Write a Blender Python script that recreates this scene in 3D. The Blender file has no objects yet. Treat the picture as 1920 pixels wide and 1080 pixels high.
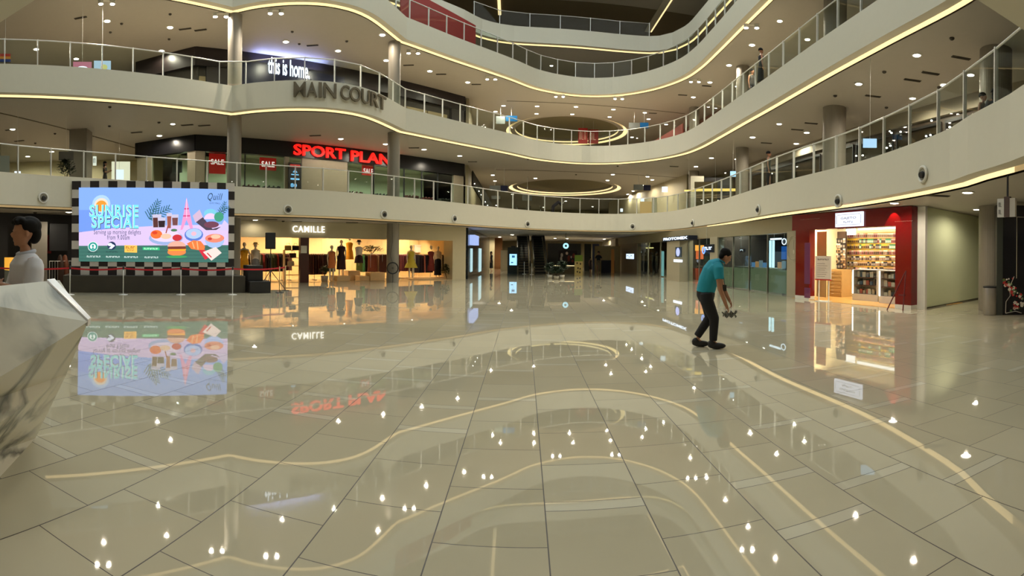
import bpy, bmesh, math, random
from mathutils import Vector, Matrix
from mathutils.geometry import tessellate_polygon
random.seed(7)
SC = bpy.context.scene
COL = SC.collection
PI = math.pi

# ------------------------------------------------------------------ camera, sky, exposure
FOC, HOR, ROLL, EYE = 970.0, 475.0, 0.009, 1.5
cd = bpy.data.cameras.new('camera')
cd.type = 'PANO'
cd.panorama_type = 'CENTRAL_CYLINDRICAL'
cd.central_cylindrical_range_u_min = -960 / FOC
cd.central_cylindrical_range_u_max = 960 / FOC
cd.central_cylindrical_range_v_min = -(1080 - HOR) / FOC
cd.central_cylindrical_range_v_max = HOR / FOC
cd.central_cylindrical_radius = 1.0
cd.clip_start = 0.05
cd.clip_end = 500
cam = bpy.data.objects.new('camera', cd)
COL.objects.link(cam)
cam.matrix_world = Matrix.Translation((0, 0, EYE)) @ Matrix.Rotation(-ROLL, 4, 'Y') @ Matrix.Rotation(PI / 2, 4, 'X')
SC.camera = cam
SC.view_settings.view_transform = 'Standard'
SC.view_settings.look = 'None'
SC.view_settings.gamma = 1
SC.view_settings.exposure = 0.14
SC.view_settings.use_curve_mapping = False
W = bpy.data.worlds.new('skylight'); SC.world = W; W.use_nodes = True
bg = W.node_tree.nodes['Background']
bg.inputs[0].default_value = (0.90, 1.0, 0.98, 1)
bg.inputs[1].default_value = 1.45
try:
    SC.cycles.use_light_tree = True
    SC.cycles.sample_clamp_indirect = 6
    SC.cycles.max_bounces = 6
    SC.cycles.diffuse_bounces = 3
    SC.cycles.glossy_bounces = 3
    SC.cycles.transparent_max_bounces = 24
    SC.cycles.caustics_reflective = False
    SC.cycles.caustics_refractive = False
    SC.cycles.use_denoising = True
    SC.cycles.use_adaptive_sampling = True
    SC.cycles.adaptive_threshold = 0.09
    SC.cycles.adaptive_min_samples = 16
except Exception: pass
SPOT_W, STRONG_W = 250.0, 850.0          # watts of the recessed downlights and of the twin court spots
WARM = (1.0, 0.89, 0.70)

# ------------------------------------------------------------------ picture <-> place
def ray(x, y):
    t = (x - 960) / FOC
    a, b, c = math.sin(t), math.cos(t), -(y - HOR) / FOC
    return (math.cos(ROLL) * a - math.sin(ROLL) * c, b, math.sin(ROLL) * a + math.cos(ROLL) * c)
def onz(x, y, z):
    r = ray(x, y); k = (z - EYE) / r[2]
    return Vector((r[0] * k, r[1] * k, z))
def atd(x, y, d):
    r = ray(x, y); k = d / math.hypot(r[0], r[1])
    return Vector((r[0] * k, r[1] * k, EYE + r[2] * k))

# ------------------------------------------------------------------ materials
MATS = {}
def mat(name, col, rough=0.6, metal=0.0, emit=0.0, ecol=None, var=0.06, vscale=6.0, alpha=None, bump=0.0, spec=0.5):
    if name in MATS: return MATS[name]
    m = bpy.data.materials.new(name); m.use_nodes = True
    nt = m.node_tree; p = nt.nodes['Principled BSDF']
    p.inputs['Roughness'].default_value = rough
    p.inputs['Metallic'].default_value = metal
    p.inputs['Specular IOR Level'].default_value = spec
    if var > 0:
        tc = nt.nodes.new('ShaderNodeTexCoord'); nz = nt.nodes.new('ShaderNodeTexNoise'); nz.inputs['Scale'].default_value = vscale
        nt.links.new(tc.outputs['Object'], nz.inputs['Vector'])
        mx = nt.nodes.new('ShaderNodeMix'); mx.data_type = 'RGBA'
        mx.inputs[6].default_value = (*[min(1, c * (1 - var)) for c in col], 1)
        mx.inputs[7].default_value = (*[min(1, c * (1 + var)) for c in col], 1)
        nt.links.new(nz.outputs['Fac'], mx.inputs[0]); nt.links.new(mx.outputs[2], p.inputs['Base Color'])
        if bump:
            b = nt.nodes.new('ShaderNodeBump'); b.inputs['Strength'].default_value = bump
            nt.links.new(nz.outputs['Fac'], b.inputs['Height']); nt.links.new(b.outputs[0], p.inputs['Normal'])
    else:
        p.inputs['Base Color'].default_value = (*col, 1)
    if emit > 0:
        p.inputs['Emission Color'].default_value = (*(ecol or col), 1)
        p.inputs['Emission Strength'].default_value = emit
    MATS[name] = m
    return m
def s2l(c):
    return tuple(((v / 255) / 12.92 if v / 255 <= 0.04045 else ((v / 255 + 0.055) / 1.055) ** 2.4) for v in c)
def rgb(r, g, b, name=None, rough=0.6, **k):
    return mat(name or 'paint_%d_%d_%d_%d' % (r, g, b, int(rough * 10)), s2l((r, g, b)), rough, **k)
def glow(r, g, b, e=1.0, name=None):
    c = s2l((r, g, b))
    return mat(name or 'glow_%d_%d_%d_%d' % (r, g, b, int(e * 10)), (0.02, 0.02, 0.02), 0.5, emit=e, ecol=c, var=0)
def glass_mat(name, tint, gloss=0.9, rough=0.02):
    if name in MATS: return MATS[name]
    m = bpy.data.materials.new(name); m.use_nodes = True; nt = m.node_tree
    nt.nodes.remove(nt.nodes['Principled BSDF'])
    o = nt.nodes['Material Output']
    t = nt.nodes.new('ShaderNodeBsdfTransparent'); t.inputs[0].default_value = (*tint, 1)
    g = nt.nodes.new('ShaderNodeBsdfGlossy'); g.inputs['Roughness'].default_value = rough
    g.inputs['Color'].default_value = (gloss, gloss, gloss, 1)
    f = nt.nodes.new('ShaderNodeFresnel'); f.inputs[0].default_value = 1.38
    x = nt.nodes.new('ShaderNodeMixShader')
    ge = nt.nodes.new('ShaderNodeNewGeometry'); iv = nt.nodes.new('ShaderNodeMath'); iv.operation = 'SUBTRACT'; iv.inputs[0].default_value = 1
    nt.links.new(ge.outputs['Backfacing'], iv.inputs[1]); ml = nt.nodes.new('ShaderNodeMath'); ml.operation = 'MULTIPLY'; nt.links.new(iv.outputs[0], ml.inputs[0]); nt.links.new(f.outputs[0], ml.inputs[1])
    nt.links.new(ml.outputs[0], x.inputs[0]); nt.links.new(t.outputs[0], x.inputs[1]); nt.links.new(g.outputs[0], x.inputs[2])
    nt.links.new(x.outputs[0], o.inputs[0])
    MATS[name] = m
    return m

FASCIA = mat('cream_fascia_paint', s2l((216, 211, 194)), 0.55, var=0.02)
SOFFIT = mat('soffit_paint', s2l((182, 176, 166)), 0.6, var=0.03)
SLABTOP = mat('gallery_floor_tile', s2l((150, 142, 125)), 0.2)
LED = mat('warm_cove_strip', (0.5, 0.4, 0.2), 0.5, emit=1.15, ecol=(1.0, 0.76, 0.38), var=0)
LEDLOW = mat('warm_cove_strip_dim', (0.6, 0.5, 0.3), 0.5, emit=0.22, ecol=(1.0, 0.70, 0.34), var=0)
COLGREY = rgb(138, 130, 118, 'column_paint', 0.5, var=0.03)
STEEL = mat('brushed_steel', (0.72, 0.72, 0.68), 0.35, 0.35)
DARKMETAL = mat('dark_metal', (0.03, 0.03, 0.032), 0.4, 0.3)
BLACK = mat('black_matt', (0.012, 0.012, 0.013), 0.5)
BLACKGLOSS = mat('black_gloss', (0.008, 0.008, 0.012), 0.15)
WHITE = mat('white_paint', s2l((225, 222, 212)), 0.5)
RAILGLASS = glass_mat('railing_glass', (0.90, 0.945, 0.92), .55)
SHOPGLASS = glass_mat('shop_glass', (0.86, 0.91, 0.89), .8)
CLEARGLASS = glass_mat('clear_glass', (0.93, 0.95, 0.94))
LENS = mat('downlight_lens', (0.9, 0.9, 0.85), 0.5, emit=14, ecol=(1, 0.93, 0.78), var=0)
LENSBIG = mat('spot_lens', (0.9, 0.9, 0.85), 0.5, emit=60, ecol=(1, 0.93, 0.80), var=0)

# ------------------------------------------------------------------ mesh builder
class MB:
    def __init__(s): s.v = []; s.f = []; s.m = []; s.k = 0
    def add(s, vs, fs):
        o = len(s.v); s.v += [tuple(v) for v in vs]
        for f in fs: s.f.append([i + o for i in f]); s.m.append(s.k)
        return s
    def bx(s, x0, x1, y0, y1, z0, z1):
        return s.add([(x0,y0,z0),(x1,y0,z0),(x1,y1,z0),(x0,y1,z0),(x0,y0,z1),(x1,y0,z1),(x1,y1,z1),(x0,y1,z1)],
                     [(0,3,2,1),(4,5,6,7),(0,1,5,4),(1,2,6,5),(2,3,7,6),(3,0,4,7)])
    def cyl(s, p0, p1, r0, r1=None, n=12, cap=True):
        r1 = r0 if r1 is None else r1
        p0, p1 = Vector(p0), Vector(p1); d = (p1 - p0).normalized()
        u = d.orthogonal().normalized(); w = d.cross(u)
        vs = []
        for p, r in ((p0, r0), (p1, r1)):
            for i in range(n):
                a = 2 * PI * i / n; vs.append(p + u * (r * math.cos(a)) + w * (r * math.sin(a)))
        fs = [(i, (i + 1) % n, n + (i + 1) % n, n + i) for i in range(n)]
        if cap: fs += [tuple(range(n - 1, -1, -1)), tuple(range(n, 2 * n))]
        return s.add(vs, fs)
    def tube(s, pts, r, n=8, closed=False):
        pts = [Vector(p) for p in pts]; L = len(pts); vs = []
        for i, p in enumerate(pts):
            a = pts[(i - 1) % L] if (i > 0 or closed) else p
            b = pts[(i + 1) % L] if (i < L - 1 or closed) else p
            d = (b - a).normalized()
            if i == 0:
                up = Vector((0, 0, 1)) if abs(d.z) < 0.9 else Vector((1, 0, 0))
                u = d.cross(up).normalized()
            else: u = (u - d * u.dot(d)).normalized()
            w = u.cross(d)
            rr = r[i] if isinstance(r, (list, tuple)) else r
            for k in range(n):
                t = 2 * PI * k / n; vs.append(p + u * (rr * math.cos(t)) + w * (rr * math.sin(t)))
        fs = []
        for i in range(L if closed else L - 1):
            j = (i + 1) % L
            for k in range(n): fs.append((i*n+k, i*n+(k+1) % n, j*n+(k+1) % n, j*n+k))
        if not closed: fs += [tuple(range(n - 1, -1, -1)), tuple(range((L-1)*n, L*n))]
        return s.add(vs, fs)
    def lathe(s, prof, n=16, c=(0, 0, 0), sx=1.0, sy=1.0):
        vs = []
        for r, z in prof:
            for k in range(n):
                t = 2 * PI * k / n; vs.append((c[0] + r * sx * math.cos(t), c[1] + r * sy * math.sin(t), c[2] + z))
        fs = []
        for i in range(len(prof) - 1):
            for k in range(n): fs.append((i*n+k, i*n+(k+1) % n, (i+1)*n+(k+1) % n, (i+1)*n+k))
        fs += [tuple(range(n - 1, -1, -1)), tuple(range((len(prof)-1)*n, len(prof)*n))]
        return s.add(vs, fs)
    def ell(s, c, r, n=12, m=8):
        prof = [(math.sin(PI * (i + .02) / (m + .04)), -math.cos(PI * (i + .02) / (m + .04))) for i in range(m + 1)]
        vs = []
        for a, z in prof:
            for k in range(n):
                t = 2 * PI * k / n; vs.append((c[0] + r[0]*a*math.cos(t), c[1] + r[1]*a*math.sin(t), c[2] + r[2]*z))
        fs = [(i*n+k, i*n+(k+1) % n, (i+1)*n+(k+1) % n, (i+1)*n+k) for i in range(m) for k in range(n)]
        fs += [tuple(range(n-1, -1, -1)), tuple(range(m*n, (m+1)*n))]
        return s.add(vs, fs)
    def prism(s, poly, z0, z1):
        n = len(poly)
        vs = [(p[0], p[1], z0) for p in poly] + [(p[0], p[1], z1) for p in poly]
        return s.add(vs, [tuple(range(n-1, -1, -1)), tuple(range(n, 2*n))] + [(i, (i+1) % n, n+(i+1) % n, n+i) for i in range(n)])
    def flat(s, poly, y=0.0):          # polygon in the local x-z plane facing -y
        return s.add([(p[0], y, p[1]) for p in poly], [tuple(range(len(poly)))])
    def disc(s, x, z, rx, rz=None, y=0.0, n=20, a0=0, a1=2*PI):
        rz = rx if rz is None else rz
        k = n if a1 - a0 > 6.2 else n + 1
        return s.flat([(x + rx*math.cos(a0 + (a1-a0)*i/n), z + rz*math.sin(a0 + (a1-a0)*i/n)) for i in range(k)], y)
    def build(s, name, m, parent=None, smooth=False, bevel=0.0, loc=None, rotz=0.0):
        me = bpy.data.meshes.new(name); me.from_pydata(s.v, [], s.f)
        for q in (m if isinstance(m, (list, tuple)) else [m]): me.materials.append(q)
        if isinstance(m, (list, tuple)): me.polygons.foreach_set('material_index', s.m)
        if smooth: me.polygons.foreach_set('use_smooth', [True] * len(me.polygons))
        me.update()
        o = bpy.data.objects.new(name, me); COL.objects.link(o)
        if parent: o.parent = parent
        if loc is not None: o.location = loc
        o.rotation_euler.z = rotz
        if bevel > 0:
            b = o.modifiers.new('bevel', 'BEVEL'); b.width = bevel; b.segments = 2; b.limit_method = 'ANGLE'
        return o

def tag(o, label=None, cat=None, group=None, kind=None):
    if label: o['label'] = label
    if cat: o['category'] = cat
    if group: o['group'] = group
    if kind: o['kind'] = kind
    return o
def thing(name, label, cat, loc=(0, 0, 0), rotz=0.0, group=None):
    o = bpy.data.objects.new(name, None); COL.objects.link(o); o.empty_display_size = 0.1
    o.location = loc; o.rotation_euler.z = rotz
    return tag(o, label, cat, group)
def struct(o): o['kind'] = 'structure'; return o
def dup(root, loc, rotz, label=None, scale=None):
    r = root.copy(); COL.objects.link(r); r.location = loc; r.rotation_euler.z = rotz
    if label: r['label'] = label
    if scale: r.scale = scale
    for ch in list(root.children):
        c = ch.copy(); COL.objects.link(c); c.parent = r
        for g in ch.children:
            d = g.copy(); COL.objects.link(d); d.parent = c
    return r

_tc = {}
def text_geo(s, bold=0.0, shear=0.0, extrude=0.0, align='CENTER', space=1.0):
    key = (s, bold, shear, extrude, align, space)
    if key in _tc: return _tc[key]
    cu = bpy.data.curves.new('t', 'FONT'); cu.body = s; cu.offset = bold; cu.shear = shear; cu.extrude = extrude
    cu.align_x = align; cu.size = 1.0; cu.resolution_u = 3; cu.space_character = space
    ob = bpy.data.objects.new('t', cu); COL.objects.link(ob)
    dg = bpy.context.evaluated_depsgraph_get()
    me = bpy.data.meshes.new_from_object(ob.evaluated_get(dg))
    vs = [tuple(v.co) for v in me.vertices]; fs = [tuple(p.vertices) for p in me.polygons]
    bpy.data.objects.remove(ob); bpy.data.curves.remove(cu); bpy.data.meshes.remove(me)
    xs = [v[0] for v in vs] or [0]; ys = [v[1] for v in vs] or [0]
    _tc[key] = (vs, fs, min(xs), max(xs), min(ys), max(ys))
    return _tc[key]
def put_text(mb, s, x0, x1, z0, z1, y, bold=0.0, shear=0.0, extrude=0.0, slope=0.0, space=1.0):
    """text fitted into the box x0..x1, z0..z1 of the local x-z plane, facing -y; '#n' = n unreadable marks"""
    if s[0] == '#':
        n = int(s[1:]); w = (x1 - x0) / n; h = z1 - z0
        for i in range(n):
            a = x0 + i*w; b = a + w*.72; z = z0
            t = min(w*.2, h*.25)
            mb.add([(a, y, z0), (a + t, y, z0), (a + t, y, z1), (a, y, z1)], [(0, 1, 2, 3)])
            if i % 3 != 1: mb.add([(a + t, y, z1 - t), (b, y, z1 - t), (b, y, z1), (a + t, y, z1)], [(0, 1, 2, 3)])
            if i % 2 == 0: mb.add([(b - t, y, z0), (b, y, z0), (b, y, z1 - t*(i % 3 != 1)), (b - t, y, z1 - t*(i % 3 != 1))], [(0, 1, 2, 3)])
            if i % 3 == 1: mb.add([(a + t, y, z0), (b - t*(i % 2 == 0), y, z0), (b - t*(i % 2 == 0), y, z0 + t), (a + t, y, z0 + t)], [(0, 1, 2, 3)])
        return
    vs, fs, a, b, c, d = text_geo(s, bold, shear, extrude, 'LEFT', space)
    kx = (x1 - x0) / max(b - a, 1e-6); kz = (z1 - z0) / max(d - c, 1e-6)
    mb.add([(x0 + (v[0] - a) * kx, y - v[2], z0 + (v[1] - c) * kz + slope * (v[0] - a) * kx) for v in vs], fs)

class Frame:
    """upright wall plane from A (left) to B (right); local x along it, local y away from the court"""
    def __init__(s, A, B):
        s.A = Vector((A[0], A[1], 0)); s.B = Vector((B[0], B[1], 0))
        d = s.B - s.A; s.L = d.length; s.ex = d / s.L; s.ey = Vector((-s.ex.y, s.ex.x, 0))
        s.rot = math.atan2(s.ex.y, s.ex.x)
    def px(s, x, y, off=0.0):
        r = ray(x, y); n = s.ey
        k = ((s.A - Vector((0, 0, 0))).dot(n) + off) / (r[0] * n.x + r[1] * n.y)
        p = Vector((r[0] * k, r[1] * k, EYE + r[2] * k))
        return ((p - s.A).dot(s.ex), p.z)
    def sx(s, x, off=0.0): return s.px(x, 470, off)[0]
    def at(s, a, b=0.0, z=0.0): return s.A + s.ex * a + s.ey * b + Vector((0, 0, z))

def catmull(pts, step=0.5, closed=False):
    P = [Vector((p[0], p[1])) for p in pts]; out = []
    n = len(P)
    for i in range(n if closed else n - 1):
        p1, p2 = P[i], P[(i+1) % n]
        p0 = P[i-1] if (i > 0 or closed) else p1 * 2 - p2
        p3 = P[(i+2) % n] if (i + 2 < n or closed) else p2 * 2 - p1
        m = max(1, int((p2 - p1).length / step))
        for k in range(m):
            t = k / m
            out.append(0.5 * ((2*p1) + (p2-p0)*t + (2*p0-5*p1+4*p2-p3)*t*t + (3*p1-p0-3*p2+p3)*t*t*t))
    if not closed: out.append(P[-1])
    return out
def offset_loop(P, o):
    n = len(P); out = []
    for i in range(n):
        a, b, c = P[i-1], P[i], P[(i+1) % n]
        d1 = (b - a).normalized(); d2 = (c - b).normalized()
        n1 = Vector((-d1.y, d1.x)); n2 = Vector((-d2.y, d2.x)); m = (n1 + n2)
        if m.length < 1e-6: m = n1
        m.normalize(); k = 1 / max(0.5, m.dot(n1))
        out.append(b + m * (o * k))
    return out
# ------------------------------------------------------------------ setting: floor, slabs, walls
S = {1: 2.95, 2: 7.45, 3: 11.95, 4: 16.45, 5: 20.95}
T = {k: v + 1.2 for k, v in S.items()}

def floor_material():
    m = bpy.data.materials.new('polished_stone_tiles'); m.use_nodes = True; nt = m.node_tree; N = nt.nodes; L = nt.links
    p = N['Principled BSDF']
    tc = N.new('ShaderNodeTexCoord'); sep = N.new('ShaderNodeSeparateXYZ'); L.new(tc.outputs['Object'], sep.inputs[0])
    def M(op, a, b=None, c=None):
        n = N.new('ShaderNodeMath'); n.operation = op
        for i, v in enumerate((a, b, c)):
            if v is None: continue
            if isinstance(v, (int, float)): n.inputs[i].default_value = v
            else: L.new(v, n.inputs[i])
        return n.outputs[0]
    w, per, ls = 0.598, 0.655, 0.0036
    X, Y = sep.outputs[0], sep.outputs[1]
    u = M('DIVIDE', M('SUBTRACT', X, 0.137), w); col = M('FLOOR', u); fu = M('SUBTRACT', u, col)
    wn = N.new('ShaderNodeTexWhiteNoise'); wn.noise_dimensions = '1D'; L.new(col, wn.inputs['W'])
    off = M('ADD', M('MULTIPLY', col, 0.5), M('MULTIPLY', wn.outputs[0], 0.16))
    v = M('SUBTRACT', M('DIVIDE', Y, per), M('ADD', off, 0.50)); row = M('FLOOR', v); fv = M('MULTIPLY', M('SUBTRACT', v, row), per)
    cell = N.new('ShaderNodeCombineXYZ'); L.new(col, cell.inputs[0]); L.new(row, cell.inputs[1])
    wc = N.new('ShaderNodeTexWhiteNoise'); wc.noise_dimensions = '2D'; L.new(cell.outputs[0], wc.inputs['Vector'])
    has = M('GREATER_THAN', wc.outputs[0], 0.68)
    strip = M('MULTIPLY', has, M('LESS_THAN', fv, 0.108))
    fx = M('MULTIPLY', M('MINIMUM', fu, M('SUBTRACT', 1.0, fu)), w)
    jl = M('LESS_THAN', fx, ls)
    jt = M('LESS_THAN', M('MINIMUM', fv, M('SUBTRACT', per, fv)), ls * .8)
    js = M('MULTIPLY', has, M('LESS_THAN', M('ABSOLUTE', M('SUBTRACT', fv, 0.108)), ls * .8))
    joint = M('MAXIMUM', jl, M('MAXIMUM', jt, js))
    nz = N.new('ShaderNodeTexNoise'); nz.inputs['Scale'].default_value = 1.3; nz.inputs['Detail'].default_value = 5
    L.new(tc.outputs['Object'], nz.inputs['Vector'])
    def mix(f, a, b):
        n = N.new('ShaderNodeMix'); n.data_type = 'RGBA'
        if isinstance(f, float): n.inputs[0].default_value = f
        else: L.new(f, n.inputs[0])
        for i, q in ((6, a), (7, b)):
            if isinstance(q, tuple): n.inputs[i].default_value = (*q, 1)
            else: L.new(q, n.inputs[i])
        return n.outputs[2]
    tone = M('ADD', M('MULTIPLY', nz.outputs['Fac'], 0.5), M('MULTIPLY', wc.outputs[0], 0.4))
    base = mix(tone, s2l((180, 171, 146)), s2l((200, 191, 167)))
    base = mix(strip, base, s2l((200, 193, 172)))
    base = mix(joint, base, s2l((40, 28, 16)))
    L.new(base, p.inputs['Base Color'])
    L.new(M('ADD', M('MULTIPLY', joint, 0.5), 0.02), p.inputs['Roughness'])
    p.inputs['IOR'].default_value = 1.72
    n2 = N.new('ShaderNodeTexNoise'); n2.inputs['Scale'].default_value = 0.9; n2.inputs['Detail'].default_value = 1
    L.new(tc.outputs['Object'], n2.inputs['Vector'])
    bp = N.new('ShaderNodeBump'); bp.inputs['Strength'].default_value = 0.012; bp.inputs['Distance'].default_value = 0.02
    L.new(n2.outputs['Fac'], bp.inputs['Height']); L.new(bp.outputs[0], p.inputs['Normal'])
    return m
fm = MB().bx(-60, 60, -30, 100, -0.3, 0)
fo = struct(fm.build('floor', floor_material())); fo.rotation_euler.z = -0.023

# outlines of the void on each level, clockwise seen from above
def void_upper():
    P = [Vector((-17.9, 8.9)), Vector((-16.7, 10.95)), Vector((-14.2, 15.0)), Vector((-11.6, 19.2))]
    P += catmull([(-11.6,19.2),(-10.45,19.3),(-8.8,19.75),(-7.3,20.6),(-6.15,22.1),(-5.28,25.1)], .35)[1:]
    P += catmull([(-5.28,25.1),(-2.95,27.95),(0,31.0),(1.6,32.7),(3.4,33.6),(5.1,33.8),(6.9,33.15),(8.5,31.6),(9.6,29.4),(9.95,27.3),(9.95,24.5),
                  (9.85,21.3),(9.75,18.3),(9.5,14),(9.3,11),(9.0,8),(8.3,5.8),(7.0,4.0),(5.2,2.6),(3.2,1.94)], .45)[1:]
    P += [Vector((0, 1.94)), Vector((-6, 1.94)), Vector((-17.9, 1.94))]
    return P
def void_first():
    P = catmull([(-13.4,5.4),(-14.6,7.6),(-14.75,9.7),(-14.2,12.2),(-12.6,15.8),(-10.25,18.9),(-8.15,20.8),(-5.95,23.4),(-3.37,26.6),(0,30.8),(3.4,33.1),(6.9,33.2),
                 (9.4,30.4),(9.75,24),(9.2,17),(9.0,11.6),(8.2,7.75),(7.5,6.2),(6.6,4.35),(5.2,2.8),(3.2,1.94)], .5)
    P += [Vector((0, 1.94)), Vector((-3.2, 1.94)), Vector((-8, 2.3)), Vector((-11.5, 3.5))]
    return P
def void_fourth():
    return catmull([(-17,14),(-12.4,23.8),(-6.8,30.4),(-3.3,34.2),(-2.2,35.6),(0,36.7),(4.7,37.0),(8.2,37.1),(10.6,36.6),(11.8,34.6),(12,31),(12,20),(12,8)], .8) + [Vector((12, 1.94)), Vector((-17, 1.94))]
def void_fifth():
    return [Vector((-17, 1.94)), Vector((-17, 20)), Vector((-6, 33)), Vector((12, 35)), Vector((12, 1.94))]
VOID = {1: void_first(), 2: void_upper(), 3: void_upper(), 4: void_fourth(), 5: void_fifth()}
OUT = [(-34, -9), (-34, 78), (24, 78), (24, -9)]
def ellipse(c, rx, ry, n=56): return [(c[0] + rx*math.cos(-2*PI*i/n), c[1] + ry*math.sin(-2*PI*i/n)) for i in range(n)]
RING = {2: ((4.75, 47.0), 5.1, 6.0), 3: ((4.6, 44.2), 5.2, 5.5)}

def slab(k):
    hole = offset_loop(VOID[k], 0.42); loops = [[Vector((p[0], p[1], 0)) for p in OUT], [Vector((p.x, p.y, 0)) for p in hole]]
    if k in RING: loops.append([Vector((p[0], p[1], 0)) for p in ellipse(*RING[k])])
    tris = tessellate_polygon(loops); flat = [p for l in loops for p in l]
    mb = MB(); vs = [(p.x, p.y, S[k]) for p in flat]
    fs = []
    for t in tris:
        a, b, c = [flat[i] for i in t]
        if (b - a).cross(c - a).z > 0: t = (t[0], t[2], t[1])
        fs.append(tuple(t))
    mb.add(vs, fs)
    struct(mb.build('ceiling', SOFFIT))
    mb = MB()
    h2 = offset_loop(VOID[k], 0.12); loops2 = [[Vector((p[0], p[1], 0)) for p in OUT], [Vector((p.x, p.y, 0)) for p in h2]]
    tris = tessellate_polygon(loops2); flat = [p for l in loops2 for p in l]
    fs = []
    for t in tris:
        a, b, c = [flat[i] for i in t]
        if (b - a).cross(c - a).z < 0: t = (t[0], t[2], t[1])
        fs.append(tuple(t))
    mb.add([(p.x, p.y, T[k] - 0.04) for p in flat], fs)
    o = mb.build('floor', SLABTOP); struct(o)
def sweep(loop, prof, name, m):
    mb = MB(); n = len(loop); R = [offset_loop(loop, o) for o, z in prof]
    vs = [(R[j][i].x, R[j][i].y, prof[j][1]) for j in range(len(prof)) for i in range(n)]
    fs = [(j*n+i, j*n+(i+1) % n, (j+1)*n+(i+1) % n, (j+1)*n+i) for j in range(len(prof)-1) for i in range(n)]
    mb.add(vs, fs); return mb.build(name, m)
for k in (1, 2, 3, 4, 5):
    slab(k)
    s, t = S[k], T[k]
    struct(sweep(VOID[k], [(0.16, t-.04), (0.16, t), (0, t), (0, s+.10), (0.30, s+.10), (0.30, s+.22), (0.42, s+.22)], 'trim_%d' % k, FASCIA))
    st = sweep(VOID[k], [(0.345, s+.19), (0.405, s+.19), (0.405, s+.035)], 'trim_%d' % (10 + k), LED)
    if k == 1:      # on the first level only the right-hand stretch glows strongly
        st.data.materials.append(LEDLOW)
        for pl in st.data.polygons: pl.material_index = 0 if (pl.center.x > 7.5 and pl.center.y < 26) else 1
    struct(st)

# oval coffers with cove light in the ceilings of the rear hall
OLIVE = rgb(132, 124, 96, 'coffer_paint', .7)
for k, (c, rx, ry) in RING.items():
    e0, e1, e2 = ellipse(c, rx, ry), ellipse(c, rx-.35, ry-.35), ellipse(c, rx-.75, ry-.75)
    n = len(e0); z = S[k]
    mb = MB()
    def ringf(a, za, b, zb): mb.add([(p[0], p[1], za) for p in a] + [(p[0], p[1], zb) for p in b], [(i, (i+1) % n, n+(i+1) % n, n+i) for i in range(n)])
    mb.k = 0; ringf(e0, z, e0, z+.04); mb.k = 1; ringf(e0, z+.04, e0, z+.25)
    mb.k = 1; ringf(e0, z+.25, e1, z+.25)
    mb.k = 0; ringf(e1, z+.25, e1, z+.10); ringf(e1, z+.10, e2, z+.10); ringf(e2, z+.10, e2, z+.5)
    mb.k = 1; ringf(ellipse(c, rx-.765, ry-.765), z+.14, ellipse(c, rx-.765, ry-.765), z+.26)
    mb.k = 2; mb.add([(p[0], p[1], z+.5) for p in e2], [tuple(range(n))])
    o = mb.build('trim_%d' % (20+k), [SOFFIT, LED, OLIVE]); struct(o)
# fine joint lines in the rear ceilings
JOINT = rgb(90, 80, 62, 'joint_line')
for k, pts in ((3, ((950, 189), (1285, 213))), (2, ((930, 318), (1290, 334)))):
    a, b = onz(*pts[0], S[k]), onz(*pts[1], S[k])
    struct(MB().bx(0, (b-a).length, 0, .09, -.012, 0).build('trim_%d' % (30+k), JOINT, loc=a, rotz=math.atan2((b-a).y, (b-a).x)))
a, b = onz(0, 211, S[2]), onz(258, 278, S[2])
struct(MB().bx(0, (b-a).length, 0, .09, -.02, 0).build('trim_35', JOINT, loc=a, rotz=math.atan2((b-a).y, (b-a).x)))
# outer walls
WALLM = rgb(196, 188, 168, 'outer_wall_paint', .7)
struct(MB().bx(-34.3, -34, -9, 78, 0, 23).build('wall_left', WALLM))
struct(MB().bx(24, 24.3, -9, 78, 0, 23).build('wall_right', WALLM))
struct(MB().bx(-34, 24, 78, 78.3, 0, 23).build('wall_back', WALLM))
struct(MB().bx(-34, 24, -9.3, -9, 0, 23).build('wall_front', WALLM))
# roof: ceiling ring beyond the fourth level, open as skylight over the court
ROOFM = rgb(120, 108, 84, 'dark_roof_paint', .8)

# columns
def column(p, r, z0, z1, name='column'):
    return struct(MB().cyl((p[0], p[1], z0), (p[0], p[1], z1), r, n=40).build(name, COLGREY, smooth=False))
for p, r, lv in (((-5.9, 25.15), .31, (0, 1, 2)), ((-11.8, 19.75), .32, (0, 1, 2)), ((12.1, 16.9), .47, (1, 2)), ((12.3, 25.9), .36, (1, 2)), ((12.6, 34.5), .36, (1, 2)), ((11.95, 8.85), .47, (0, 1, 2)),
                 ((-20, 11), .35, (1, 2))):
    for l in lv:
        column(p, r, 0 if l == 0 else T[l]-.04, S[l+1])
struct(MB().bx(-.45, .45, -.45, .45, T[1]-.04, S[2]).build('column', COLGREY, loc=(-19.2, 17.4, 0), rotz=.5))
struct(MB().bx(-.45, .45, -.45, .45, T[1]-.04, S[2]).build('column', rgb(150, 142, 120, 'olive_column'), loc=(-24.5, 15.4, 0), rotz=.5))

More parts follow.
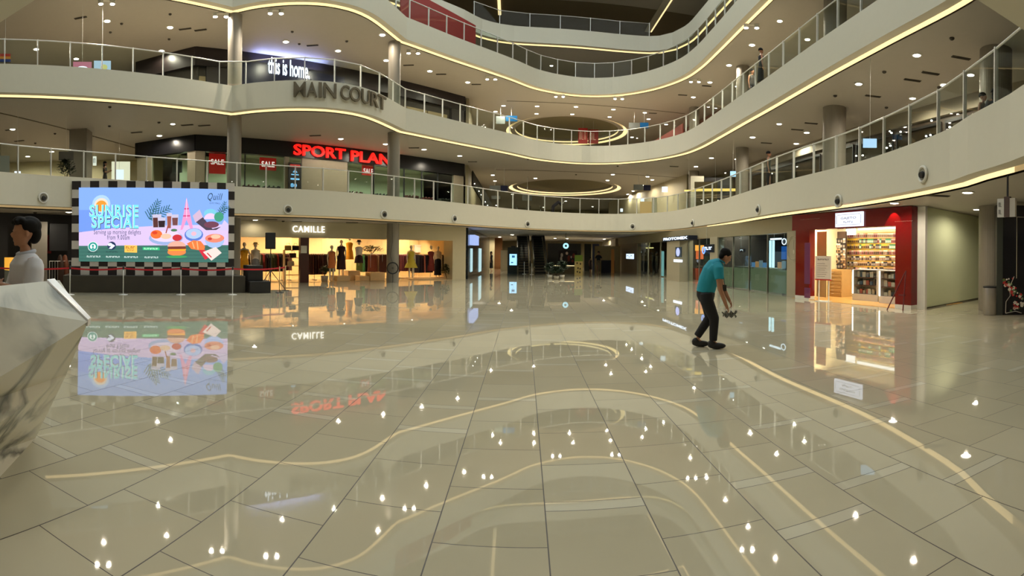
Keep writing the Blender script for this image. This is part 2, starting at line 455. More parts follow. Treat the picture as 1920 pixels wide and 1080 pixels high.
# ------------------------------------------------------------------ glass railings round the void
POST = MB().bx(-.02, .02, -.035, .035, -.1, 1.0).build('post_source', STEEL)
postmesh = POST.data; bpy.data.objects.remove(POST)
def railing(k, loop, label, skip=None, step=1.28):
    """loop: closed outline; only the stretch the court sees is built"""
    P = offset_loop(loop, 0.08); n = len(P)
    pts = []; acc = 0
    for i in range(n):
        if skip and skip(P[i]): 
            if pts and pts[-1] is not None: pts.append(None)
            acc = 0; continue
        if not pts or pts[-1] is None: pts.append(P[i]); acc = 0; last = P[i]; continue
        seg = (P[i] - last).length; a = last
        while acc + (P[i] - a).length >= step:
            d = (P[i] - a).normalized(); a = a + d * (step - acc); acc = 0; pts.append(a)
        acc += (P[i] - a).length; last = P[i]
    root = thing('glass_railing', label, 'railing', (pts[0].x, pts[0].y, T[k]), 0)
    o0 = Vector((pts[0].x, pts[0].y))
    run = [p for p in pts if p is not None]
    segs = []
    for a, b in zip(pts, pts[1:]):
        if a is None or b is None or (b - a).length > step * 1.6: continue
        segs.append((a, b))
    for p in run:
        q = next(((b - a) for a, b in segs if (a - p).length < 1e-4), None) or next(((b - a) for a, b in segs if (b - p).length < 1e-4), Vector((1, 0)))
        po = bpy.data.objects.new('post', postmesh); COL.objects.link(po); po.parent = root
        po.location = (p.x - o0.x, p.y - o0.y, 0); po.rotation_euler.z = math.atan2(q.y, q.x)
    for a, b in segs:
        d = b - a; L_ = d.length
        g = MB().bx(.05, L_ - .05, -.006, .006, .02, .94).build('glass_panel', RAILGLASS, root)
        g.location = (a.x - o0.x, a.y - o0.y, 0); g.rotation_euler.z = math.atan2(d.y, d.x)
    hr = MB(); cur = []
    for p in pts + [None]:
        if p is None:
            if len(cur) > 1: hr.tube(cur, .024, 6)
            cur = []
        else: cur.append((p.x - o0.x, p.y - o0.y, .97))
    hr.build('handrail', STEEL, root, smooth=True)
    return root
vis = lambda p: p.y < 2.3 or (math.atan2(p.x, p.y) > 1.12) or (math.atan2(p.x, p.y) < -1.15)
railing(1, VOID[1], 'glass balustrade of the first gallery, just above the ground floor shops', vis)
railing(2, VOID[2], 'glass balustrade of the second gallery, above the MAIN COURT lettering', vis)
vis3 = lambda p: vis(p) or (p.x < -6.5) or (p.x > 5 and p.y < 17)
railing(3, VOID[3], 'glass balustrade of the third gallery near the top of the court', vis3)
railing(4, VOID[4], 'glass balustrade along the pale top gallery at the back', lambda p: p.y < 30 or p.x > 11.3 or p.x < -3, 2.2)

# ------------------------------------------------------------------ downlights and spots
dl = MB(); dl.k = 0
dl.lathe([(.085, 0), (.125, -.001), (.13, -.012), (.12, -.02), (.09, -.02)], 18)
dl.k = 1; dl.lathe([(.088, -.012), (.088, -.024), (.05, -.034)], 18)
dlo = dl.build('recessed_downlight', [WHITE, LENS]); dlm = dlo.data; bpy.data.objects.remove(dlo)
def spot_data(name, w, r, ang=2.95, colr=WARM):
    L_ = bpy.data.lights.new(name, 'SPOT'); L_.energy = w; L_.color = colr; L_.shadow_soft_size = r; L_.spot_size = ang; L_.spot_blend = 0.7
    return L_
SPDS = {1: spot_data('downlight_lamp', SPOT_W*.42, .045), 2: spot_data('downlight_lamp', SPOT_W, .045), 3: spot_data('downlight_lamp', SPOT_W*1.0, .045)}
SPWEAK = spot_data('weak_lamp', 30, .045); SPMID = spot_data('mid_lamp', 75, .045)
def downlight(p, label, group, w=None, big=1.0, lv=3):
    o = bpy.data.objects.new('recessed_downlight', dlm); COL.objects.link(o); o.location = p
    tag(o, label, 'downlight', group); o.scale = (big, big, 1)
    l = bpy.data.objects.new('lamp', w or SPDS[2 if (p[2] < 4 and math.hypot(p[0], p[1]) > 27) else 1 if p[2] < 4 else 2 if p[2] < 9 else 3]); COL.objects.link(l); l.parent = o; l.location = (0, 0, -.045)
    return o
DL3 = [(201,39),(319,51),(303,95),(68,92),(143,110),(536,78),(634,95),(717,65),(724,113),(806,133),(877,154),(944,198),(929,209),(933,230),
       (1007,199),(1006,213),(1080,200),(1073,214),(1150,205),(1143,219),(1209,211),(1216,223),(1331,154),(1300,182),(1367,122),(1410,84),(1185,257),(1249,233),(1462,39)]
DL2 = [(24,242),(324,232),(299,254),(97,284),(52,293),(639,260),(723,270),(795,280),(862,292),(924,328),(928,339),(1004,334),(1149,327),(1139,338),
       (1223,337),(1214,331),(1206,347),(1187,358),(1177,364),(1163,372),(1305,312),(1334,296),(1411,257),(1362,324),(1420,327),(1719,103),(1610,157),(1461,232),
       (1711,184),(1820,140),(1493,269)]
DL1 = [(39,409),(479,412),(584,417),(677,421),(772,425),(846,428),(937,444),(928,449),(1006,444),(1063,447),(1133,448),(1151,453),(1162,454),(1175,452),
       (1189,450),(1205,448),(1248,438),(1300,435),(1338,430),(1377,424),(1422,417),(1485,408),(1559,399),(1677,380),(1814,360),(1832,392),(129,397)]
def side(x): return 'left' if x < 640 else ('middle' if x < 1220 else 'right')
SIDE = {'left': 'left-hand', 'middle': 'rear', 'right': 'right-hand'}
LV = {1: 'ground floor ceiling', 2: 'ceiling of the first gallery', 3: 'ceiling of the second gallery'}
for k, lst in ((3, DL3), (2, DL2), (1, DL1)):
    for x, y in lst:
        s_ = SIDE[side(x)]
        p = onz(x, y, S[k])
        downlight(p, 'small round lit downlight flush in the %s %s' % (s_, LV[k]), 'downlights in the %s %s' % (s_, LV[k]), SPWEAK if (x, y) == (479, 412) else SPMID if (x, y) == (1814, 360) else None, big=1.25 if p.length < 26 else 1.5)
# twin court spots hanging just below the second gallery ceiling edge
SPB = spot_data('court_spot_lamp', STRONG_W * .5, .06, 2.6)
sb = MB(); sb.k = 0
for dx in (-.24, .24):
    sb.k = 0; sb.cyl((dx, 0, 0), (dx, 0, -.16), .11, n=16); sb.k = 1; sb.cyl((dx, 0, -.161), (dx, 0, -.168), .09, n=16)
sb.k = 0; sb.bx(-.36, .36, -.06, .06, -.03, 0)
sbo = sb.build('s', [WHITE, LENSBIG]); sbm = sbo.data; bpy.data.objects.remove(sbo)
for x, y, w in ((200,5,'far left, above the second gallery'),(414,29,'beside the left round column'),(517,23,'above the illuminated home sign'),(775,98,'beside the column at the kink of the fascia'),
             (921,147,'left of the rear oval cove'),(1049,180,'over the left half of the rear oval cove'),(1160,184,'over the right half of the rear oval cove'),(1303,152,'where the right-hand curve begins'),(1409,50,'high on the right-hand curve')):
    p = onz(x, y, S[3]-.1); p.z = S[3]
    o = bpy.data.objects.new('twin_spotlight', sbm); COL.objects.link(o); o.location = p
    o.rotation_euler.z = -math.atan2(p.x, p.y)
    tag(o, 'pair of bright white court spotlights, ' + w, 'spotlight', 'twin spotlights under the third level ring')
    for dx in (-.24, .24):
        l = bpy.data.objects.new('lamp', SPB); COL.objects.link(l); l.parent = o; l.location = (dx, 0, -.18)
# ceiling vents, detectors
VENTM = rgb(70, 64, 54, 'vent_slot')
vm = MB().bx(-.3, .3, -.07, .07, -.015, 0); 
for i in range(3): vm.bx(-.28, .28, -.05+.04*i, -.03+.04*i, -.03, -.015)
vo = vm.build('v', VENTM); vme = vo.data; bpy.data.objects.remove(vo)
dm = MB().lathe([(.07, 0), (.07, -.03), (.04, -.06)], 14).build('d', rgb(60, 55, 48, 'detector_plastic')); dme = dm.data; bpy.data.objects.remove(dm)
V = {3: [(151,33),(347,54),(376,56),(586,85),(766,122),(827,139),(893,158),(1280,178),(1224,212),(1325,161)],
     2: [(256,248),(351,234),(383,235),(591,254),(776,277),(886,303),(1745,137),(1711,150),(1802,108),(1637,180),(1521,231),(1495,243),(1437,268),(1264,312),(36,264),(20,243)],
     1: [(508,411),(555,415),(660,417),(1758,366)]}
D = {3: [(228,44),(319,26),(207,60),(317,73),(561,82),(548,59),(650,77)], 2: [(103,250),(205,236),(206,200),(298,229),(66,268),(1658,134),(1566,179),(1785,71),(1761,163),(1662,201),(1080,327),(1158,311),(990,298)],
     1: [(66,398),(531,414),(680,420)]}
for k in (1, 2, 3):
    for x, y in V[k]:
        p = onz(x, y, S[k]); o = bpy.data.objects.new('air_vent', vme); COL.objects.link(o); o.location = p; o.rotation_euler.z = -math.atan2(p.x, p.y) * .5
        tag(o, 'dark slotted air vent in the %s %s' % (SIDE[side(x)], LV[k]), 'vent', 'air vents in the %s %s' % (SIDE[side(x)], LV[k]))
    for x, y in D[k]:
        p = onz(x, y, S[k]); o = bpy.data.objects.new('smoke_detector', dme); COL.objects.link(o); o.location = p
        tag(o, 'tiny dark smoke detector on the %s %s' % (SIDE[side(x)], LV[k]), 'smoke detector', 'smoke detectors on the %s %s' % (SIDE[side(x)], LV[k]))
# round air nozzles on the first fascia
def loop_hit(loop, x):
    t = (x - 960) / FOC; d = Vector((math.sin(t), math.cos(t))); best = None
    for i in range(len(loop)):
        a, b = loop[i], loop[(i+1) % len(loop)]; e = b - a
        det = d.x * -e.y + d.y * e.x
        if abs(det) < 1e-9: continue
        k = (a.x * -e.y + a.y * e.x) / det; s_ = (d.x * a.y - d.y * a.x) / det
        if k > 0.5 and 0 <= s_ <= 1 and (best is None or k < best[0]) and a.y > 2.2: best = (k, d * k, e.normalized())
    return best
for x, y, w in ((80,371,'left of the checkered video wall'),(539,393,'above the left end of the clothes shop sign'),(719,402,'left of the round column'),(851,410,'above the right end of the clothes shop'),
             (988,420,'above the twin escalators'),(1186,425,'above the middle of the rear hall'),(1299,418,'above the blue-lit shops'),(1422,393,'above the glass shop front'),(1572,377,'above the white lit sign'),(1731,327,'large and nearest, above the red shop')):
    h = loop_hit(VOID[1], x); k_, p, e = h; q = ray(x, y)
    z = EYE + q[2] * k_ / math.hypot(q[0], q[1]) 
    t_ = thing('air_nozzle', 'round air nozzle on the first fascia, ' + w, 'air nozzle', (p.x, p.y, z), math.atan2(e.y, e.x), 'air nozzles on the first fascia')
    r = .17
    a = MB(); a.tube([(r*math.cos(2*PI*i/24), -.03, r*math.sin(2*PI*i/24)) for i in range(24)], .035, 6, True)
    a.build('rim', WHITE, t_, True)
    MB().cyl((0, .05, 0), (0, -.03, 0), r, .13, 20).build('housing', rgb(150,145,130,'nozzle_grey'), t_)
    MB().cyl((0.01, -.03, -.01), (0.02, -.1, -.03), .085, .07, 16).build('jet', BLACK, t_)
# glass-fronted fourth level end and roof deck at the back
struct(MB().bx(-16, 24, 39.5, 60, S[5]-.02, S[5]-.002).build('ceiling', ROOFM))
# ------------------------------------------------------------------ figures: one continuous body grown from a skeleton
def skin_mesh(name, verts, edges, radii, root=0, voxel=0.012, extra=None, sub=1, smooth_it=4):
    me = bpy.data.meshes.new(name); me.from_pydata(verts, edges, []); me.update()
    o = bpy.data.objects.new(name, me); COL.objects.link(o)
    sk = o.modifiers.new('skin', 'SKIN'); sk.use_smooth_shade = True; sk.branch_smoothing = .4
    if not me.skin_vertices: 
        bpy.context.view_layer.update()
    for i, v in enumerate(me.skin_vertices[0].data):
        r = radii[i]; v.radius = r if isinstance(r, tuple) else (r, r); v.use_root = (i == root)
    if sub: su = o.modifiers.new('sub', 'SUBSURF'); su.levels = sub; su.render_levels = sub
    dg = bpy.context.evaluated_depsgraph_get()
    m2 = bpy.data.meshes.new_from_object(o.evaluated_get(dg)); bpy.data.objects.remove(o)
    if extra:
        vs = [tuple(v.co) for v in m2.vertices]; fs = [tuple(p.vertices) for p in m2.polygons]
        mb = MB(); mb.add(vs, fs)
        for e in extra: mb.add(e.v, e.f)
        m2 = bpy.data.meshes.new(name); m2.from_pydata(mb.v, [], mb.f); m2.update()
    if voxel:
        o = bpy.data.objects.new(name, m2); COL.objects.link(o)
        r = o.modifiers.new('remesh', 'REMESH'); r.mode = 'VOXEL'; r.voxel_size = voxel; r.use_smooth_shade = True
        if smooth_it:
            sm = o.modifiers.new('smooth', 'SMOOTH'); sm.iterations = smooth_it; sm.factor = .5
        dg = bpy.context.evaluated_depsgraph_get()
        m3 = bpy.data.meshes.new_from_object(o.evaluated_get(dg)); bpy.data.objects.remove(o); m2 = m3
    bm = bmesh.new(); bm.from_mesh(m2); bm.verts.ensure_lookup_table()      # keep only the largest connected piece
    seen = set(); best = []
    for v in bm.verts:
        if v.index in seen: continue
        st = [v]; seen.add(v.index); isl = []
        while st:
            q = st.pop(); isl.append(q)
            for e in q.link_edges:
                w_ = e.other_vert(q)
                if w_.index not in seen: seen.add(w_.index); st.append(w_)
        if len(isl) > len(best): best = isl
    keep = set(best); bmesh.ops.delete(bm, geom=[v for v in bm.verts if v not in keep], context='VERTS'); bm.to_mesh(m2); bm.free()
    m2.polygons.foreach_set('use_smooth', [True] * len(m2.polygons))
    return m2
def put_mesh(name, me, m, parent=None):
    me.materials.clear(); me.materials.append(m)
    o = bpy.data.objects.new(name, me); COL.objects.link(o)
    if parent: o.parent = parent
    return o
def head_parts(c, yaw=0.0, pitch=0.0, s=1.0):
    """head facing local -y before turning; returns extra shapes to merge into the body"""
    R = Matrix.Rotation(yaw, 4, 'Z') @ Matrix.Rotation(pitch, 4, 'X')
    out = []
    def tr(mb):
        mb.v = [tuple(R @ (Vector(v) * s) + Vector(c)) for v in mb.v]; out.append(mb)
    tr(MB().ell((0, .012, .03), (.075, .095, .09), 16, 12))
    tr(MB().ell((0, -.022, -.035), (.056, .065, .075), 14, 10))     # jaw
    tr(MB().ell((0, -.094, -.012), (.013, .018, .024), 8, 6))       # nose
    tr(MB().ell((0, -.080, -.058), (.024, .012, .010), 8, 6))       # lips
    tr(MB().ell((0, -.068, -.088), (.022, .018, .016), 8, 6))       # chin
    for q in (-1, 1):
        tr(MB().ell((q*.078, .012, -.005), (.010, .018, .030), 8, 6))
        tr(MB().ell((q*.03, -.078, .022), (.024, .012, .008), 8, 6))   # brow
    return out, R
SKIN = mat('skin_tan', s2l((176, 126, 98)), .5, var=.05)
SKIN2 = mat('skin_light', s2l((205, 165, 138)), .5, var=.05)
HAIRM = mat('black_hair', (.008, .007, .007), .7, var=.2, vscale=60, spec=.15)
EYEW = rgb(225, 220, 212, 'eye_white', .3); EYEB = mat('eye_dark', (.01, .008, .006), .2)
def hand_chain(V, E, Rr, wrist, wi, direction, palm_n, curl=.5, s=1.0):
    """palm with four fingers and a thumb; direction = along the hand, palm_n = where the palm faces"""
    d = Vector(direction).normalized(); n = Vector(palm_n); n = (n - d * n.dot(d)).normalized(); side = d.cross(n)
    w = Vector(wrist)
    def addv(p, r, par): V.append(tuple(p)); Rr.append(r); E.append((par, len(V) - 1)); return len(V) - 1
    pm = addv(w + d * .045 * s, (.026*s, .016*s), wi)
    for k, (off, ln) in enumerate(((-.028, .070), (-.010, .082), (.010, .077), (.027, .060))):
        a = addv(w + d * .088 * s + side * off * s, .0098*s, pm)
        c1 = curl * 1.0; p = Vector(V[a])
        dd = (d * math.cos(c1*.7) + n * math.sin(c1*.7)); p = p + dd * ln * .42 * s; b = addv(p, .0088*s, a)
        dd = (d * math.cos(c1*1.7) + n * math.sin(c1*1.7)); p = p + dd * ln * .32 * s; c = addv(p, .0080*s, b)
        dd = (d * math.cos(c1*2.5) + n * math.sin(c1*2.5)); p = p + dd * ln * .26 * s; addv(p, .0068*s, c)
    t0 = addv(w + d * .030 * s - side * .030 * s + n * .008 * s, .0125*s, pm)
    t1 = addv(Vector(V[t0]) + (d * .7 - side * .5 + n * .4).normalized() * .034 * s, .0105*s, t0)
    addv(Vector(V[t1]) + (d * .85 + n * .5).normalized() * .028 * s, .0085*s, t1)

# generic small standing figure, shared by far people and mannequins
def simple_body(h=1.70, arm='down', stride=.05, fem=False, voxel=.014):
    k = h / 1.70; sh = .165 if fem else .19; hw = .085
    V = [(0,0,.93),(0,.01,1.08),(0,.015,1.24),(0,.01,1.38),(0,0,1.46),(0,-.01,1.53)]
    Rr = [(.145,.10),(.115,.085),(.135,.095),(.15,.085),(.05,.05),(.045,.045)]
    E = [(0,1),(1,2),(2,3),(3,4),(4,5)]
    for q in (-1, 1):
        i = len(V); fy = q * stride
        V += [(q*hw,0,.86),(q*(hw+.01),-.01+fy*.5,.50),(q*(hw+.012),.02+fy,.10),(q*(hw+.015),-.02+fy,.03),(q*(hw+.02),-.13+fy,.025)]
        Rr += [.085,.056,.036,.034,.026]; E += [(0,i),(i,i+1),(i+1,i+2),(i+2,i+3),(i+3,i+4)]
    for q in (-1, 1):
        i = len(V); V += [(q*sh,.01,1.39)]; Rr += [.05]; E += [(3,i)]
        if arm == 'down': pts = [(q*(sh+.045),.02,1.12),(q*(sh+.05),-.03,.88)]
        elif arm == 'hip': pts = [(q*(sh+.13),.05,1.15),(q*(sh+.0),-.04,1.0)]
        elif arm == 'phone': pts = [(q*(sh+.03),-.02,1.13),(q*(sh-.08),-.24,1.22)]
        else: pts = [(q*(sh+.10),.0,1.14),(q*(sh+.10),-.16,.96)]
        V += pts; Rr += [.036,.026]; E += [(i,i+1),(i+1,i+2)]
        a, b = Vector(pts[0]), Vector(pts[1]); d = (b - a).normalized()
        hand_chain(V, E, Rr, pts[1], i+2, d, (-q, -.3, 0), .35)
    V = [(a*k, b*k, c*k) for a, b, c in V]
    Rr = [tuple(x*k for x in r) if isinstance(r, tuple) else r*k for r in Rr]
    hp, R = head_parts((0, -.015*k, 1.60*k), 0, 0, k)
    return skin_mesh('body', V, E, Rr, 0, voxel, hp)
BODY_F = simple_body(1.70, 'down', .04, True); BODY_H = simple_body(1.72, 'hip', .09, True); BODY_O = simple_body(1.74, 'out', .06, True)
BODY_M = simple_body(1.70, 'down', .08); BODY_P = simple_body(1.70, 'phone', .05)
def clothes(kind, z0=.5, z1=1.42, flare=.22, w=1.0):
    mb = MB()
    if kind == 'dress':
        mb.lathe([(flare, z0), (flare*.96, z0+.03), (.175*w, .90), (.125*w, 1.08), (.155*w, 1.24), (.175*w, 1.36), (.085, z1)], 22, sy=.66)
    elif kind == 'top':
        mb.lathe([(.16*w, .92), (.15*w, 1.02), (.15*w, 1.12), (.165*w, 1.26), (.195*w, 1.37), (.08, z1+.02)], 22, sy=.64)
    elif kind == 'skirt':
        mb.lathe([(flare, z0), (flare*.97, z0+.03), (.17*w, .90), (.125*w, 1.07), (.10, 1.075)], 22, sy=.7)
    elif kind == 'trousers':
        for q in (-1, 1):
            mb.lathe([(.062, .08), (.070, .3), (.085, .55), (.098, .84), (.06, .9)], 14, (q*.088, .0, 0))
        mb.lathe([(.15, .84), (.165, .92), (.135, 1.04), (.1, 1.05)], 20, sy=.68)
    elif kind == 'sleeves':
        for q in (-1, 1): mb.cyl((q*.15, .01, 1.38), (q*.232, .02, 1.16), .062, .058, 12)
    return mb
def hair_cap(z=1.60, k=1.0, long=False):
    mb = MB(); mb.lathe([(.088, -.005), (.094, .03), (.088, .07), (.06, .105), (.02, .122)], 18, (0, .012, z+.015), 1, 1.13)
    if long: mb.lathe([(.06, -.2), (.085, -.12), (.088, .02)], 16, (0, .045, z), 1, .75)
    return mb
def person(loc, rot, label, body, items, hair=True, skin=None, scale=1.0, cat='person', name='person', group=None, long=False):
    t = thing(name, label, cat, loc, rot, group); t.scale = (scale,)*3
    b = bpy.data.objects.new('body', body.copy()); b.data.materials.clear(); b.data.materials.append(skin or SKIN); COL.objects.link(b); b.parent = t
    for nm, mb, m in items: mb.build(nm, m, t, smooth=True)
    if hair: hair_cap(long=long).build('hair', HAIRM, t, True)
    return t

# ================================================================== CLOTHES SHOP at the left rear (ground floor)
A = atd(446, 470, 24.3); B = Vector((-2.62, 29.25, 0))
FC = Frame(A, B); HEADM = rgb(196, 184, 152, 'shop_header_cream', .5, var=.03)
sg = FC
shop = bpy.data.objects.new('wall_rear_shop', None); COL.objects.link(shop); shop.location = FC.A; shop.rotation_euler.z = FC.rot; struct(shop)
shop_sign = thing('shop_sign', 'white glowing CAMILLE letters on the cream header of the clothes shop', 'sign', FC.A, FC.rot)
zt = FC.px(640, 447)[1]
def fbx(fr, mb, x0, x1, y0, y1, z0, z1): return mb.bx(x0, x1, y0, y1, z0, z1)
MB().bx(-.1, FC.L, 0, .35, zt, 2.94).build('header', HEADM, shop)
DEEP = 5.2
PANEL = mat('shop_back_panel', s2l((226, 196, 140)), .5, var=.05)
bw = MB(); bw.bx(-.4, FC.L+.3, DEEP, DEEP+.1, 0, 2.9)
for i in range(13): bw.bx(i*1.0, i*1.0+.02, DEEP-.012, DEEP, 0, 2.9)
bw.build('back_wall', PANEL, shop)
MB().bx(-.5, -.1, .35, DEEP, 0, 2.9).build('side_wall', PANEL, shop)
MB().bx(FC.L-.9, FC.L, 0, .9, 0, zt).build('corner_pier', HEADM, shop)
MB().bx(FC.L-.1, FC.L, .9, DEEP, 0, 2.94).build('side_wall', PANEL, shop)
MB().bx(-.1, FC.L, .35, DEEP, 2.8, 2.85).build('ceiling_panel', rgb(240, 225, 190, 'shop_ceiling'), shop)
MB().bx(-.4, FC.L, .02, DEEP, .001, .012).build('floor_covering', rgb(205, 180, 140, 'shop_floor', .15), shop)
mb = MB(); x0, z0 = FC.px(548, 436); x1, z1 = FC.px(608, 423); put_text(mb, 'CAMILLE', x0, x1, z0+.02, z1-.04, -.06, .004, extrude=.03, slope=0, space=1.15)
mb.build('lettering', glow(255, 252, 240, 1.5), shop_sign)
px = FC.sx(571)
MB().bx(px-.22, px+.22, -.03, .25, 0, zt).build('dark_pier', rgb(66, 30, 26, 'maroon_pier', .3), shop)
MB().bx(px-.2, px+.1, -.06, -.03, 1.42, 1.78).build('notice', rgb(225, 225, 215, 'paper'), shop)
for a, b in ((0.05, px-.9), (px+.6, FC.sx(735)), (FC.sx(752), FC.L-.95)):
    pass
MB().bx(FC.sx(547), FC.sx(561), -.02, 0, 0, zt).build('glass_pane', CLEARGLASS, shop)
for i, x in enumerate((486, 527, 592, 640, 668, 700, 770, 810, 838)):
    a = FC.sx(x); 
    h = thing('track_spotlight', 'small warm track spotlight inside the clothes shop ceiling', 'spotlight', FC.at(a, 1.6 + (i % 3)*1.1, 2.8), FC.rot, 'track spotlights in the clothes shop')
    MB().cyl((0,0,0), (0,.03,-.14), .05, n=10).build('housing', WHITE, h); MB().cyl((0,.03,-.141), (0,.032,-.15), .042, n=10).build('lens', LENS, h)
    l = bpy.data.objects.new('lamp', spot_data('shop_lamp', 175, .05, 2.6, (1, .78, .5))); COL.objects.link(l); l.parent = h; l.location = (0, .05, -.2); l.rotation_euler.x = .45

# mannequins: (pixel x, depth in the shop, base z, figure, clothes, colour, hat, words)
MANN = rgb(226, 214, 196, 'mannequin_cream', .35)
def C(r, g, b): return rgb(r, g, b, None, .8, var=.12, vscale=14)
MQ = [(458, .7, .05, BODY_O, [('dress', .52, .26, (226, 160, 24))], 0, 'in a bright yellow belted dress at the far left of the shop'),
      (479, .8, .05, BODY_F, [('top', 0, 0, (224, 216, 204)), ('skirt', .3, .26, (120, 122, 128))], 1, 'in a white blouse and long grey skirt'),
      (622, .5, .0, BODY_F, [('dress', .62, .19, (222, 128, 74))], 0, 'in a salmon orange dress, lowest, left of the stepped plinths'),
      (640, .9, .28, BODY_F, [('dress', .28, .24, (52, 30, 30))], 0, 'in a long dark brown dress'),
      (655, 1.7, .50, BODY_H, [('dress', .55, .24, (232, 156, 20))], 0, 'in a yellow gathered dress, highest on the plinth'),
      (673, 1.0, .25, BODY_H, [('top', 0, 0, (228, 214, 206)), ('skirt', .62, .24, (50, 24, 30))], 1, 'with dark hat, white scarf and short dark skirt'),
      (771, .9, .06, BODY_F, [('dress', .55, .36, (206, 186, 64))], 0, 'in a wide mustard yellow dress right of the column'),
      (808, 1.4, .06, BODY_H, [('dress', .35, .24, (140, 56, 52))], 0, 'in a dark red patterned dress'),
      (821, 1.8, .06, BODY_F, [('top', 0, 0, (236, 216, 190)), ('skirt', .1, .22, (24, 20, 34))], 0, 'in a cream top and long black skirt near the right wall')]
for x, dp, zb, body, cl, hat, w in MQ:
    a = FC.sx(x, dp); 
    t = person(FC.at(a, dp, zb + .012), FC.rot + random.uniform(-.3, .3), 'cream shop mannequin ' + w, body, [], False, MANN, 1.06, 'mannequin', 'mannequin', 'mannequins in the clothes shop')
    for kd, z_, fl, c_ in cl: clothes(kd, z_ or .5, 1.42, fl or .2, 1.12).build(kd, C(*c_), t, True)
    if hat: MB().lathe([(.15, 0), (.16, .01), (.1, .03), (.09, .1), (.04, .11)], 18, (0, 0, 1.66)).build('hat', C(40, 26, 24) if x > 500 else C(230, 210, 160), t, True)
PL = rgb(224, 190, 140, 'plinth_laminate', .4)
for x0, x1, d0, d1, z, w in ((626, 650, .3, 1.3, .27, 'low front step'), (646, 668, 1.2, 2.3, .50, 'tall block under the yellow dress'), (668, 686, .5, 1.5, .24, 'low block at the right'),
                             (690, 717, .45, 1.1, .42, 'pale display block left of the column'), (758, 843, .6, 2.3, .05, 'long low platform right of the column'), (450, 488, .4, 1.4, .04, 'low platform at the far left')):
    a, b = FC.sx(x0, (d0+d1)/2), FC.sx(x1, (d0+d1)/2)
    o = MB().bx(0, b-a, 0, d1-d0, 0, z).build('display_plinth', PL, None, bevel=.01, loc=FC.at(a, d0, .012), rotz=FC.rot)
    tag(o, 'beige laminate display plinth in the clothes shop, ' + w, 'plinth', 'display plinths in the clothes shop')
# garments on rails
gm = MB(); gm.add([(-.02,-.20,-.06),(.02,-.20,-.06),(.03,-.22,-.85),(-.03,-.22,-.85),(-.02,.20,-.06),(.02,.20,-.06),(.03,.22,-.85),(-.03,.22,-.85),(-.012,0,0),(.012,0,0)],
    [(0,1,2,3),(5,4,7,6),(3,2,6,7),(1,5,6,2),(4,0,3,7),(0,8,9,1),(8,4,5,9),(0,4,8),(1,9,5)])
gsrc = {}
def garment_mesh(c, ln):
    key = (c, ln)
    if key not in gsrc:
        m = MB(); m.v = [(v[0], v[1], v[2]*ln if v[2] < -.5 else v[2]) for v in gm.v]; m.f = gm.f; m.m = gm.m
        m.v = [(v[0]*1.6, v[1], v[2]) for v in m.v]
        o = m.build('g', C(*c)); gsrc[key] = o.data; bpy.data.objects.remove(o)
    return gsrc[key]
RACKS = [(500, 1.5, 1.7, [(40,26,28),(96,98,62),(88,92,58),(70,74,46),(150,44,34),(60,40,44)], 1.05, 'olive and dark tops behind the black loudspeaker'),
         (521, 1.8, 1.3, [(120,60,72),(200,170,170),(110,50,60),(60,30,36)], 1.0, 'rose and plum blouses'),
         (590, 1.6, 1.1, [(66,34,24),(58,30,22),(76,44,32),(50,30,26)], 1.25, 'long brown dresses'),
         (607, 2.0, 1.1, [(24,22,26),(44,60,34),(56,74,40),(30,28,30)], 1.1, 'black and leaf-green pieces'),
         (690, 2.3, 1.2, [(92,110,50),(60,120,70),(66,36,30),(120,104,60)], 1.15, 'green and ochre pieces'),
         (712, 1.7, 1.2, [(150,84,66),(140,76,60),(216,170,136),(110,50,44)], 1.1, 'terracotta and peach pieces'),
         (731, 1.3, 1.0, [(84,40,26),(62,30,24),(40,24,24)], 1.15, 'dark brown coats left of the column'),
         (760, 1.9, 1.0, [(132,66,70),(90,30,40),(112,52,60)], 1.1, 'wine-coloured pieces right of the column'),
         (792, 1.5, 1.2, [(30,22,40),(24,22,30),(44,26,40),(60,34,40),(212,120,96)], 1.2, 'navy and black dresses'),
         (829, 2.2, .9, [(28,22,30),(190,176,150),(36,26,30)], 1.15, 'black and cream pieces')]
for x, dp, ln, cols, gl, w in RACKS:
    a = FC.sx(x, dp); h = 1.38
    t = thing('clothes_rack', 'steel clothes rail holding ' + w, 'clothes rack', FC.at(a, dp, .012), FC.rot + .15, 'clothes rails in the clothes shop')
    MB().cyl((-ln/2, 0, h), (ln/2, 0, h), .015, n=8).build('rail', STEEL, t)
    for q in (-1, 1):
        MB().cyl((q*ln/2, 0, 0), (q*ln/2, 0, h), .015, n=8).bx(q*ln/2-.02, q*ln/2+.02, -.25, .25, 0, .03).build('leg', STEEL, t)
    n = int(ln / .13)
    for i in range(n):
        c_ = cols[i % len(cols)]
        g = bpy.data.objects.new('hanging_garment', garment_mesh(c_, gl)); COL.objects.link(g)
        off = -ln/2 + .08 + (ln-.16) * i / max(1, n-1)
        g.location = FC.at(a, dp, .012) + Matrix.Rotation(FC.rot+.15, 3, 'Z') @ Vector((off, 0, h - .02)); g.rotation_euler.z = FC.rot + .15 + random.uniform(-.25, .25) + (1.1 if i in (0, n-1) else .35)
        tag(g, 'garment hanging on the rail with ' + w, 'garment', 'garments on the rail with ' + w)
